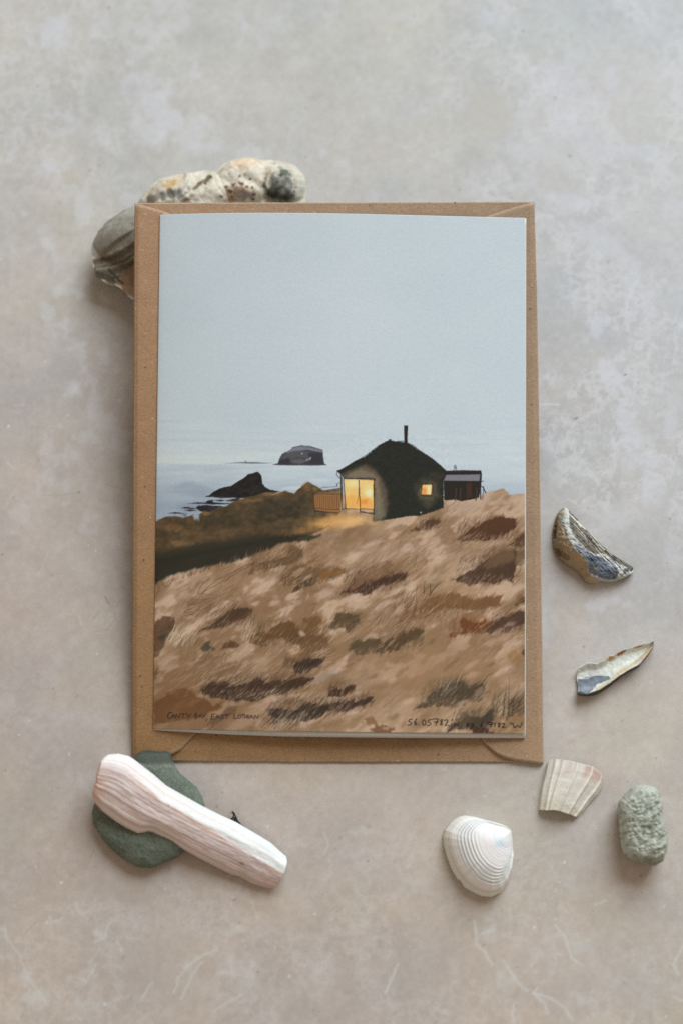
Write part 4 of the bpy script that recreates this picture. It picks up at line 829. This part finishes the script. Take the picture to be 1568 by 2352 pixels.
def rock_z(rho, u, v, P):
    d = np.zeros(u.shape)
    for cu, cv, ru, rv, h in LOB:
        q = 1-((u-cu)/ru)**2-((v-cv)/rv)**2
        d = np.maximum(d, h*np.sqrt(np.clip(q, 0, 1)))+.12*np.minimum(d, h*np.sqrt(np.clip(q, 0, 1)))
    base = np.sqrt(np.clip(1-rho**2.2, 0, 1))
    z = 9.5*(.32*base+.74*d)*np.minimum(1, (1-rho)*8+.05)**.5*(.35+.65*base)
    calm = .25+.75*ss(300, 345, u+(v-520)*.35)
    z += ((fbm(u, v, 24, 91, 2)-.5)*2.2+(fbm(u, v, 6, 92, 2)-.5)*.3)*(1-rho**6)*calm
    for x, y, r in ((1040, 230, 18), (970, 290, 22), (1120, 300, 20), (1060, 262, 16), (830, 215, 24), (770, 258, 24), (1300, 270, 26), (1230, 330, 24), (1290, 180, 18), (1035, 195, 9), (1200, 200, 16)):
        q = cS([(x, y)])[0]; z -= .7*np.exp(-((u-q[0])**2+(v-q[1])**2)/(r/2)**2)
    # slate-like ledge on the left
    led = ss(0, 6, ((v-560)*.95+(u-215)*.42)-34)*ss(330, 290, u); z -= led*1.2
    lim = plane_z(P)-1.5-P[..., 2]
    under = ss(460, 478, v)*ss(300, 316, u)
    return np.maximum(np.where(under > .5, np.minimum(z, lim), z), .05)
rk = [(705, 430), (702, 470), (698, 500), (650, 560), (560, 620), (450, 662), (345, 690), (302, 686), (285, 668), (262, 650), (240, 646), (222, 640), (214, 612), (209, 575), (213, 555), (226, 530), (245, 510), (280, 486), (312, 472), (326, 452), (345, 430), (365, 412), (400, 402), (440, 396), (475, 390), (497, 393), (513, 377), (540, 365), (570, 360), (600, 367), (640, 368), (672, 376), (692, 394), (703, 412)]
stone = polar_solid('pitted_stone', rk, (455, 545), rock_z, 8.0, lambda u, v, P: albedo(rockR.sample(u, v), u, v), paint_mat('pitted_stone_face', .8, ((700, .10, .4), (2200, .05, .4)), .25, ((900, .05), (2600, .05))), nr=150, na=520, k=1, jit=.02)
tag(stone, 'large lumpy cream and grey pitted stone propping up the envelope', 'stone')

# ---- flat green stone under the long shell
gs = cSh([(365, 322), (400, 285), (440, 268), (485, 261), (545, 272), (600, 268), (632, 285), (650, 330), (665, 370), (700, 425), (755, 470), (815, 520), (850, 580), (872, 650), (850, 780), (740, 960), (680, 1010), (600, 1045), (500, 1086), (420, 1084), (340, 1050), (260, 990), (190, 925), (125, 835), (90, 770), (84, 700), (100, 640), (150, 520), (280, 400)])
def gs_z(rho, u, v, P):
    z = 3.6*(1-rho**3.2)**.6
    a, b = cSh([(380, 370), (660, 352)])
    k = ss(-3, 5, (v-(a[1]+(u-a[0])*(b[1]-a[1])/(b[0]-a[0]))+2.5*np.sin(u*.11)+3*(fbm(u, v, 9, 98, 3)-.5)))
    z += (k-1)*.9+(fbm(u, v, 22, 93, 3)-.5)*.8*(1-rho**6)+(fbm(u, v, 4, 94, 3)-.5)*.28*(1-rho**6)
    return np.maximum(z, .02)
def gs_c(u, v, P):
    c = mixc((100, 108, 95), (84, 92, 80), fbm(u, v, 40, 95, 3))
    c = c+((fbm(u, v, 2.2, 96, 3)-.5)*46)[..., None]+((fbm(u, v, 12, 97, 3)-.5)*16)[..., None]
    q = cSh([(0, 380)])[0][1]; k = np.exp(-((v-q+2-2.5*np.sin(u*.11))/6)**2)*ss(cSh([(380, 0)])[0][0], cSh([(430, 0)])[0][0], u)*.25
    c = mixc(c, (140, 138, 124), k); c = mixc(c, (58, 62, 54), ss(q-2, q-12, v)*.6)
    return albedo(c, u, v)
zmid = 2.9
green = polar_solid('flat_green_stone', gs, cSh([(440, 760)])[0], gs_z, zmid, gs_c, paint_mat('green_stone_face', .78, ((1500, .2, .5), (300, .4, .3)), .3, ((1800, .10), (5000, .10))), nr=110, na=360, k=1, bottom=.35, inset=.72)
tag(green, 'flat dark green stone under the long pink shell piece', 'stone')

# ---- long pink broken shell
top = cSh([(168, 312), (200, 293), (268, 287), (340, 304), (370, 322), (410, 352), (450, 384), (520, 438), (600, 508), (720, 577), (850, 650), (980, 715), (1090, 765), (1200, 830), (1262, 866), (1330, 908), (1400, 972), (1438, 1004)])
bot = cSh([(88, 585), (105, 630), (160, 690), (250, 758), (320, 800), (370, 825), (405, 840), (440, 838), (475, 828), (510, 834), (560, 862), (640, 902), (750, 970), (880, 1040), (980, 1092), (1060, 1130), (1110, 1142), (1200, 1192), (1250, 1208), (1310, 1222), (1350, 1222)])
lef = cSh([(168, 312), (140, 345), (126, 395), (114, 440), (112, 475), (97, 520), (88, 550), (88, 585)])
rig = cSh([(1438, 1004), (1444, 1040), (1430, 1100), (1415, 1135), (1392, 1180), (1372, 1205), (1350, 1222)])
G, s_, t_ = coons(top, bot, lef, rig, 420, 150, 1)
bs = smooth_line(resample(bot, 420), 9000); bs = bs-(bs-resample(bot, 420))*0; ls_ = smooth_line(resample(lef, 150), 300)
G2, _a, _b = coons([tuple(q) for q in resample(top, 420)], [tuple(q) for q in bs], [tuple(q) for q in ls_], rig, 420, 150, 1)
wg = np.clip(np.maximum(ss(.55, 1, t_), ss(.10, 0, s_)), 0, 1)[..., None]; G = G2*(1-wg)+G*wg
base = 7.6*(1-s_)**1.1*ss(1.05, .3, s_)
prof = np.interp(t_, [0, .06, .16, .30, .5, .7, .88, 1], [.30, .58, .84, 1.0, .97, .84, .58, .22])
prof = prof*(1-.10*ss(.8, 1, s_))
wid = 7.4-1.2*s_
z = base+.5+wid*prof*(.85+.15*np.sin(math.pi*s_))*ss(0, .012, s_)*.999
ribs = np.sin(t_*74+1.4*np.sin(s_*3)+s_*2)*ss(.14, .3, t_)*(1-s_*.75)
ribs2 = (fbm(s_*3.5, t_*80, 1.0, 101, 3)-.5)
z += ribs*.04*(1-.5*s_)+ribs2*.10*ss(.04, .2, t_)*ss(1, .93, t_)+(fbm(s_*10, t_*5, 1, 102, 4)-.5)*.7*ss(0, .1, t_)*ss(1, .9, t_)
P = at(G[..., 0], G[..., 1], z)
u, v = G[..., 0], G[..., 1]
st = .5+(fbm(s_*1.2, t_*70+s_*1.5, 1.0, 104, 3)-.5)*.6
cc = mixc((216, 211, 207), (208, 210, 207), s_)
lowc = mixc(mixc((206, 194, 187), (184, 167, 163), ss(.42, .60, st)), (212, 199, 191), ss(.46, .36, st)*.7)
lowc = mixc(lowc, (178, 156, 152), ss(.5, .9, s_)*.45)
bd = .17+.36*s_+.03*(fbm(s_*9, s_*0, 1, 3)-.5)
kk = ss(-.05, .10, t_-bd)
cc = mixc(cc, lowc, kk)
streak = np.exp(-((t_-bd-.03-.01*np.sin(s_*9))/.022)**2)*ss(.35, .55, fbm(s_*12, t_*6, 1, 105, 3))*ss(.1, .25, s_)
cc = mixc(cc, (190, 142, 118), streak*.8)
for a_, w_, c_ in ((.14, .012, (200, 160, 140)), (.34, .010, (176, 130, 122)), (.47, .008, (172, 132, 126)), (.62, .012, (180, 140, 128)), (.75, .010, (172, 128, 110)), (.86, .010, (186, 150, 138))):
    cc = mixc(cc, c_, np.exp(-((t_-a_-.04*s_)/w_)**2)*.6*ss(1.0, .25, s_)*(.4+.8*fbm(s_*8, t_*3, 1, int(a_*100), 3)))
cc = mixc(cc, (178, 126, 100), np.exp(-((t_-.80-.03*s_)/.02)**2)*ss(.85, .97, s_))
cc = mixc(cc, (196, 150, 128), ss(.1, 0, s_)*ss(.2, .7, t_)*.55)
cc = mixc(cc, (132, 76, 56), np.exp(-(((s_-.80)/.012)**2+((t_-.72-.3*(s_-.8))/.02)**2))*.9)
cc = mixc(cc, (190, 74, 96), np.exp(-(((s_-.385)/.006)**2+((t_-.33)/.012)**2))*.9)
cc = cc+((fbm(u, v, 3, 106, 3)-.5)*12)[..., None]
top_off = np.zeros(P.shape); th = 1.3
Pb = P.copy(); Pb[..., 2] = base+ (P[..., 2]-base)*.80-.35; Pb[..., 2] = np.maximum(Pb[..., 2], .15)
shell = slab('broken_pink_shell', P, Pb, albedo(cc, u, v), paint_mat('worn_pink_shell', .65, ((1100, .05, .3),), .25, ((1500, .04),), sss=.0), org=tuple(P[200, 75]*[1, 1, 0]))
tag(shell, 'long broken shell piece striped pink and white across the green stone', 'shell')

# ---- seaweed scrap by the shell
o0 = at(*cSh([(1120, 775)])[0], 1.2)
L_ = []
for k in range(9):
    a = math.radians(20+k*16+rng.rand()*10); ln = 1.5+1.7*rng.rand(); b0 = o0+np.array([(k-4)*.62, -(k-4)*.42-.5, -.6+rng.rand()*.5])
    L_.append([b0+np.array([math.cos(a+j*.22)*ln*j/5, math.sin(a+j*.22)*ln*j/5, .5*math.sin(j/5*3.1)+.5]) for j in range(6)])
sw = tubes('seaweed_scrap', L_, .30, plain_mat('dried_seaweed', (44, 36, 32)), org=tuple(o0*[1, 1, 0]))
tag(sw, 'tiny dark bristly scrap of dried seaweed behind the long shell', 'seaweed')

# ---- white clam with growth rings
ol = cK([(112, 730), (108, 680), (118, 640), (150, 600), (175, 578), (205, 560), (240, 552), (300, 559), (350, 574), (400, 586), (460, 603), (500, 621), (522, 645), (529, 690), (531, 740), (536, 800), (526, 880), (500, 960), (460, 1018), (400, 1046), (340, 1041), (280, 1013), (235, 985), (215, 950), (195, 938), (160, 880), (130, 800)])
um = np.array(cK([(512, 655)])[0])
OL = smooth_line(resample(ol+[ol[0]], 700)[:-1], 260, True)
oa = np.arctan2(OL[:, 1]-um[1], OL[:, 0]-um[0]); orr = np.hypot(OL[:, 0]-um[0], OL[:, 1]-um[1]); ix = np.argsort(oa); oa, orr = oa[ix], orr[ix]
def clam_g(u, v):
    a = np.arctan2(v-um[1], u-um[0]); r = np.hypot(u-um[0], v-um[1])
    return r/np.interp(a, oa, orr, period=2*math.pi)
RG = [(.235, .008, .35), (.38, .006, .10), (.47, .007, .16), (.53, .008, .25), (.585, .011, .9), (.635, .011, 1.0), (.685, .011, 1.0), (.735, .011, .9), (.785, .012, .9), (.84, .008, .25), (.93, .010, .6)]
def clam_z(rho, u, v, P):
    g = clam_g(u, v)
    z = 8.0*(1-rho**2.5)**.62
    step = np.zeros(u.shape)
    for q, w, a in RG: step -= a*.19*np.exp(-((g-q)/(w*1.5))**2); step += a*.08*np.exp(-((g-q+.03)/.02)**2)
    far = ss(.04, .14, np.hypot(u-um[0], v-um[1])/100)
    z += (step+.02*np.sin(g*150))*ss(1, .93, rho)*far
    z += .0*np.exp(-((u-um[0]+20)**2+(v-um[1]-10)**2)/26**2)*ss(1, .8, rho)
    return np.maximum(z, .01)
def clam_c(u, v, P):
    g = clam_g(u, v)
    c = mixc((216, 215, 213), (220, 221, 215), ss(.3, .8, g))
    c = mixc(c, (214, 206, 203), ss(.5, .3, g)*ss(.4, .6, fbm(u, v, 30, 7, 3))*.7)
    for q, w, a in RG: c = mixc(c, (140, 146, 146), a*.7*np.exp(-((g-q)/w)**2))
    q = cK([(455, 720)])[0]; c = mixc(c, (176, 194, 200), np.exp(-((u-q[0])**2+(v-q[1])**2)/12**2)*.8)
    q = cK([(160, 880)])[0]; c = mixc(c, (196, 190, 172), ss(.86, .98, g)*.4)
    c = c+((fbm(u, v, 3, 8, 3)-.5)*10)[..., None]
    return albedo(c, u, v)
clam = polar_solid('clam_shell', ol, cK([(375, 745)])[0], clam_z, .9, clam_c, paint_mat('chalky_clam', .7, ((1500, .03, .3),), .2, ((1600, .03),)), nr=270, na=900, k=2, inset=.93)
tag(clam, 'whole white clam shell with grey growth rings', 'shell')

# ---- ribbed scallop fragment
top = cK([(742, 232), (760, 215), (785, 206), (820, 210), (880, 218), (960, 238), (1020, 256), (1062, 290), (1085, 330)])
bot = cK([(690, 516), (735, 520), (780, 517), (820, 524), (850, 536), (885, 546), (915, 560), (930, 556)])
lef = cK([(742, 232), (728, 300), (708, 380), (698, 450), (690, 516)])
rig = cK([(1085, 330), (1078, 370), (1050, 415), (1000, 470), (965, 515), (930, 556)])
G, s_, t_ = coons(top, bot, lef, rig, 240, 160, 2)
rc = [.16, .27, .50, .74, .93]
rib = sum(np.exp(-((s_-a)/.028)**2) for a in rc)
z = .5+3.6*np.sin(math.pi*np.clip(s_*.9+.08, 0, 1))*(.75+.25*np.sin(t_*2.6))+rib*.55+(1-t_)*.8+(fbm(s_*3, t_*5, 1, 9, 3)-.5)*.4+(fbm(s_*70, t_*3, 1, 19, 2)-.5)*.16
z = z*ss(-.02, .03, s_)
P = at(G[..., 0], G[..., 1], z); u, v = G[..., 0], G[..., 1]
c = mixc((198, 193, 183), (206, 203, 191), t_); c = mixc(c, (216, 211, 199), rib*.75)
c = mixc(c, (176, 142, 128), ss(.42, .02, t_)*(1-np.clip(rib, 0, 1))*ss(.3, .55, fbm(s_*7, t_*.6, 1, 33, 2))*.75); c = mixc(c, (206, 196, 184), np.maximum(ss(.03, 0, t_), ss(.97, 1, t_))*.8)
c = mixc(c, (190, 180, 150), ss(.7, .95, t_)*(fbm(s_*4, t_*4, 1, 6, 2))*.5)
Pb = P.copy(); Pb[..., 2] = np.maximum(P[..., 2]-.9, .05)
sc_ = slab('scallop_fragment', P, Pb, albedo(c, u, v), paint_mat('scallop_face', .65, ((1400, .04, .3),), .25, ((1500, .04),)), org=tuple(P[120, 80]*[1, 1, 0]))
tag(sc_, 'small fan shaped fragment of ribbed scallop shell by the envelope corner', 'shell fragment')

# ---- rough pale green stone
gr = cK([(1198, 440), (1215, 415), (1250, 386), (1290, 366), (1340, 364), (1380, 372), (1412, 396), (1430, 445), (1436, 520), (1440, 565), (1456, 620), (1471, 690), (1464, 770), (1440, 830), (1400, 855), (1360, 854), (1310, 838), (1250, 822), (1212, 792), (1196, 740), (1186, 650), (1180, 570), (1172, 510), (1180, 465)])
def gr_z(rho, u, v, P):
    z = 5.6*(1-rho**4)**.5
    edge = (1-rho**5)
    z += (fbm(u, v, 7.0, 111, 5, 1.25, -35, .62)-.5)*1.7*edge*(.2+1.5*fbm(u, v, 16, 119, 2))+(fbm(u, v, 14, 112, 3)-.5)*1.0*edge
    return np.maximum(z, .02)
def gr_c(u, v, P):
    h = fbm(u, v, 7.0, 111, 5, 1.25, -35, .62)
    c = mixc((138, 140, 125), (170, 175, 163), ss(.32, .58, h)); c = c+((fbm(u, v, 30, 114, 3)-.5)*26)[..., None]
    y = cK([(0, 790)])[0][1]; c = mixc(c, (96, 96, 78), ss(y-10, y+22, v)*.5); y2 = cK([(0, 400)])[0][1]; c = mixc(c, (172, 174, 158), ss(y2+10, y2-12, v)*.5)  # shade on the stone's lower side mixed into its colour
    return albedo(c, u, v)
rough = polar_solid('rough_green_stone', gr, cK([(1325, 620)])[0], gr_z, 5.6, gr_c, paint_mat('rough_stone_face', .85, ((900, .4, .6), (2500, .12, .5)), .25, ((1200, .12), (3000, .08))), nr=140, na=400, k=1, inset=.62, jit=.03)
tag(rough, 'small rough pale green stone at the lower right', 'stone')

# ---- crescent shaped oyster piece
top = cM([(428, 212), (470, 250), (505, 290), (545, 330), (600, 408), (680, 480), (760, 560), (850, 640), (890, 690), (1000, 755), (1080, 800), (1140, 848)])
bot = cM([(372, 225), (335, 270), (310, 340), (290, 430), (285, 520), (295, 600), (320, 680), (370, 750), (430, 800), (480, 830), (540, 872), (590, 922), (620, 975), (660, 998), (720, 1003), (780, 978), (860, 992), (900, 988), (935, 968)])
lef = cM([(428, 212), (400, 212), (372, 225)]); rig = cM([(1140, 848), (1128, 885), (1080, 916), (1000, 955), (935, 968)])
R = Raster(1255, 1150, 1470, 1355, 3, (178, 180, 172)); U, V = R.U, R.V
nn = fbm(U, V, 5, 121, 4); R.C += ((nn-.5)*40)[..., None]
R.poly(cM([(372, 215), (300, 330), (270, 520), (310, 700), (420, 810), (540, 880), (610, 990), (720, 1010), (780, 970), (700, 930), (650, 880), (650, 800), (610, 730), (520, 660), (470, 570), (430, 500), (370, 380), (350, 280), (400, 220)]), (172, 152, 124), .95, 1.2, 1.5, 6)
for x, y, rx, ry, c, a, g in ((310, 460, 26, 130, (92, 72, 48), .9, 6), (350, 680, 40, 70, (104, 84, 56), .8, -35), (330, 330, 14, 60, (110, 92, 66), .8, 15), (420, 720, 60, 40, (132, 108, 76), .7, 30), (540, 740, 70, 60, (186, 158, 120), .8, 40), (590, 850, 26, 20, (176, 128, 84), .8, 0), (680, 960, 50, 22, (180, 162, 140), .8, 0), (400, 470, 20, 80, (186, 176, 150), .7, -20), (560, 900, 30, 20, (168, 148, 124), .7, 0), (388, 280, 34, 24, (160, 130, 104), .85, 0), (402, 225, 12, 10, (150, 118, 96), .8, 0)):
    q = cM([(x, y)])[0]; R.blob(q[0], q[1], rx/4.55, ry/4.55, c, a, g, .45, 5, x % 23, .6)
R.poly(cM([(455, 230), (560, 330), (700, 500), (860, 640), (1000, 755), (1140, 840), (1100, 860), (960, 780), (860, 720), (800, 690), (740, 700), (640, 650), (560, 560), (490, 460), (450, 360)]), (96, 90, 80), .9, 1, 2, 4, 3, 4, 40)
R.poly(cM([(500, 600), (600, 640), (700, 700), (820, 740), (900, 740), (980, 880), (940, 960), (820, 960), (720, 920), (660, 880), (655, 790), (620, 730), (540, 660)]), (100, 108, 122), .95, 1.4, 2, 5, mott=.25)
for x, y, rx, ry, c, a, g in ((690, 750, 44, 26, (64, 72, 86), .9, 20), (760, 850, 34, 20, (150, 152, 148), .8, 20), (850, 870, 40, 40, (84, 92, 108), .85, 0), (600, 670, 50, 30, (160, 162, 166), .8, 30), (930, 930, 40, 26, (74, 82, 96), .9, -20), (720, 880, 40, 30, (128, 126, 118), .8, 0), (1050, 870, 60, 30, (92, 98, 106), .9, -25), (1110, 860, 24, 14, (52, 56, 62), .9, -25), (900, 810, 60, 24, (186, 190, 190), .6, 35), (560, 600, 34, 24, (144, 146, 148), .8, 30)):
    q = cM([(x, y)])[0]; R.blob(q[0], q[1], rx/4.55, ry/4.55, c, a, g, .5, 4, x % 23, .6)
def rl(k, w, c, a):
    x0, y0 = 445+rng.rand()*40, 250+rng.rand()*120
    pts = [(x0+j*62*k, y0+j*68*k-6*math.sin(j+k*9)+k*10) for j in range(8)]; R.line(cM(pts), w, c, a, jit=.8, soft=.4)
for i in range(90):
    x0 = 445+rng.rand()*430; y0 = 215+(x0-430)*.9+rng.rand()*170; ln = .35+.6*rng.rand()
    pts = [(x0+j*50*ln, y0+j*(58-1.5*j)*ln) for j in range(6)]
    c = ((38, 36, 34), (176, 168, 150), (210, 208, 198), (58, 52, 46))[i % 4]
    pts = [(x, y) for x, y in pts if y > 200+(x-430)*.86 and x < 1100 and y < 330+(x-430)*1.05]
    pts = pts[int(rng.rand()*2):2+int(rng.rand()*4)]
    if len(pts) > 1: R.line(cM(pts), .7+rng.rand()*1.6, c, .55+.4*rng.rand(), jit=1.3, soft=.35)
R.line(cM([(800, 690), (860, 740), (930, 800), (970, 850), (990, 890)]), 1.4, (206, 206, 196), .9, jit=.6, soft=.4)
R.line(cM([(555, 350), (660, 460), (760, 570), (860, 650), (990, 750)]), 1.6, (190, 176, 160), .8, jit=.6, soft=.5)
R.line(cM([(425, 215), (450, 300), (455, 380)]), 2.4, (188, 196, 200), .8, soft=.8)
G, s_, t_ = coons(top, bot, lef, rig, 260, 130, 1)
ridge = cM([(425, 215), (410, 300), (420, 420), (470, 560), (540, 660), (620, 730), (655, 800), (650, 880), (700, 930), (790, 955), (900, 965)])
RD = np.array(resample(ridge, 80))
u, v = G[..., 0], G[..., 1]
d = np.min(np.hypot(u[..., None]-RD[:, 0], v[..., None]-RD[:, 1]), -1)
edge = np.minimum(ss(0, .35, t_), ss(1, .8, t_))*ss(0, .1, s_)*ss(1, .6, s_)
z = .4+7.0*np.sin(math.pi*np.clip(.12+t_*.86, 0, 1))**.8*(.35+.65*np.sin(math.pi*s_**.8))+.35*np.exp(-(d/4.5)**2)
z += (fbm(u, v, 2.2, 122, 3, 6, 44)-.5)*.7*ss(.62, .45, t_)*ss(0, .06, t_)+(fbm(u, v, 6, 123, 3)-.5)*.8
P = at(u, v, np.maximum(z, .3))
Pb = P.copy(); Pb[..., 2] = np.maximum(P[..., 2]*.7-.5, .05)
oy = slab('oyster_piece', P, Pb, albedo(R.sample(u, v), u, v), paint_mat('oyster_face', .85, ((1600, .06, .4),), .12, ((2000, .06),)), org=tuple(P[130, 65]*[1, 1, 0]))
tag(oy, 'curved oyster shell piece with dark ribs beside the right envelope edge', 'shell fragment')

# ---- small pearly sliver
top = cM([(550, 1915), (565, 1880), (590, 1860), (650, 1832), (700, 1834), (740, 1842), (775, 1820), (810, 1812), (850, 1792), (870, 1762), (895, 1756), (940, 1742), (1000, 1702), (1070, 1680), (1140, 1666), (1230, 1636), (1300, 1630), (1325, 1608), (1348, 1612)])
bot = cM([(610, 2180), (660, 2182), (720, 2172), (780, 2145), (880, 2082), (930, 2040), (980, 1996), (1080, 1932), (1180, 1880), (1225, 1830), (1290, 1745), (1335, 1668), (1350, 1630)])
lef = cM([(550, 1915), (537, 1960), (536, 2010), (548, 2060), (552, 2110), (562, 2155), (610, 2180)]); rig = cM([(1348, 1612), (1352, 1620), (1350, 1630)])
R = Raster(1310, 1465, 1510, 1610, 3, (202, 205, 196)); U, V = R.U, R.V
R.C += ((fbm(U, V, 9, 131, 4, 3, -30)-.5)*20)[..., None]
R.poly(cM([(540, 2010), (600, 2000), (700, 1965), (860, 1965), (890, 2000), (800, 2040), (740, 2060), (720, 2100), (640, 2170), (560, 2160)]), (104, 112, 122), .95, 1.2, 1.5, 5, mott=.15)
R.blob(*cM([(650, 2100)])[0], 22, 8, (150, 156, 160), .7, -10, .5, 4, 3, .7)
R.line(cM([(560, 2000), (640, 2000), (710, 1965), (860, 1968)]), 1.6, (212, 216, 212), .9, soft=.6)
R.poly(cM([(560, 2130), (640, 2160), (780, 2110), (900, 2030), (1000, 1960), (1100, 1900), (1200, 1850), (1240, 1800), (1260, 1830), (1180, 1900), (1000, 2020), (800, 2160), (620, 2200), (540, 2170)]), (54, 62, 60), .95, 1.6, 1, 5)
R.poly(cM([(720, 2110), (800, 2060), (880, 2010), (960, 1930), (1080, 1860), (1200, 1770), (1310, 1640), (1300, 1700), (1220, 1800), (1080, 1890), (960, 1970), (860, 2050), (760, 2120)]), (196, 176, 142), .85, 1.2, 1, 5)
R.poly(cM([(1230, 1800), (1290, 1720), (1345, 1640), (1350, 1660), (1290, 1760), (1240, 1830)]), (150, 84, 58), .85, 1, .6, 4)
for x, y, rx, ry, c, a, g in ((1000, 1730, 70, 26, (136, 92, 54), .95, -28), (890, 1790, 60, 30, (176, 128, 84), .9, -15), (1180, 1665, 70, 14, (176, 112, 72), .9, -14), (1320, 1625, 24, 14, (190, 132, 100), .9, -30), (1000, 1915, 30, 12, (206, 166, 110), .8, -30), (960, 1880, 120, 24, (206, 204, 188), .6, -28), (680, 1900, 80, 30, (198, 202, 196), .6, -10)):
    q = cM([(x, y)])[0]; R.blob(q[0], q[1], rx/4.55, ry/4.55, c, a, g, .45, 4, x % 23, .6)
R.blob(*cM([(718, 1853)])[0], 1.2, 1.2, (60, 40, 34), .95)
G, s_, t_ = coons(top, bot, lef, rig, 240, 90, 1); u, v = G[..., 0], G[..., 1]
z = .9+2.8*ss(.55, .86, t_)*ss(1.05, .9, t_)+1.6*ss(.25, 0, t_)+.5*s_+(fbm(u, v, 8, 132, 2)-.5)*.3
z = z-2.0*ss(.9, 1, t_)
P = at(u, v, np.maximum(z, .35)); Pb = P.copy(); Pb[..., 2] = np.maximum(P[..., 2]*.35-.3, .05)
sl_ = slab('pearly_shell_sliver', P, Pb, albedo(R.sample(u, v), u, v), paint_mat('pearly_face', .6, ((1600, .04, .3),), .25, ((2000, .05),)), org=tuple(P[120, 45]*[1, 1, 0]))
tag(sl_, 'slim pearly shell sliver with orange chipped edge and blue grey end', 'shell fragment')

# ================================================================== light, world, camera
w = bpy.data.worlds.new('World'); S.world = w; w.use_nodes = True
bg = w.node_tree.nodes['Background']; bg.inputs['Color'].default_value = (1.0, .77, .57, 1); bg.inputs['Strength'].default_value = AMB*GAIN
ld = bpy.data.lights.new('window_light', 'AREA'); ld.shape = 'RECTANGLE'; ld.size = .75; ld.size_y = .75; ld.energy = KEY*GAIN; ld.color = (.885, .96, 1.0)
lo = bpy.data.objects.new('window_light', ld); COL.objects.link(lo)
from mathutils import Vector
lo.location = (.40, .80, .74); lo.rotation_euler = (Vector((0, .0, 0))-Vector(lo.location)).to_track_quat('-Z', 'Y').to_euler()
cd = bpy.data.cameras.new('camera'); cam = bpy.data.objects.new('camera', cd); COL.objects.link(cam)
cam.location = CAM*MM; cam.rotation_euler = (TH, 0, 0)
cd.lens = FOC; cd.sensor_fit = 'VERTICAL'; cd.sensor_height = 36; cd.sensor_width = 24
cd.clip_start = .01; cd.clip_end = 20
cd.dof.use_dof = True; cd.dof.focus_distance = .401; cd.dof.aperture_fstop = 4.6
S.camera = cam
S.render.resolution_x = 682; S.render.resolution_y = 1024
S.view_settings.view_transform = 'Standard'; S.view_settings.look = 'None'; S.view_settings.exposure = 0; S.view_settings.gamma = 1
S.cycles.use_denoising = False
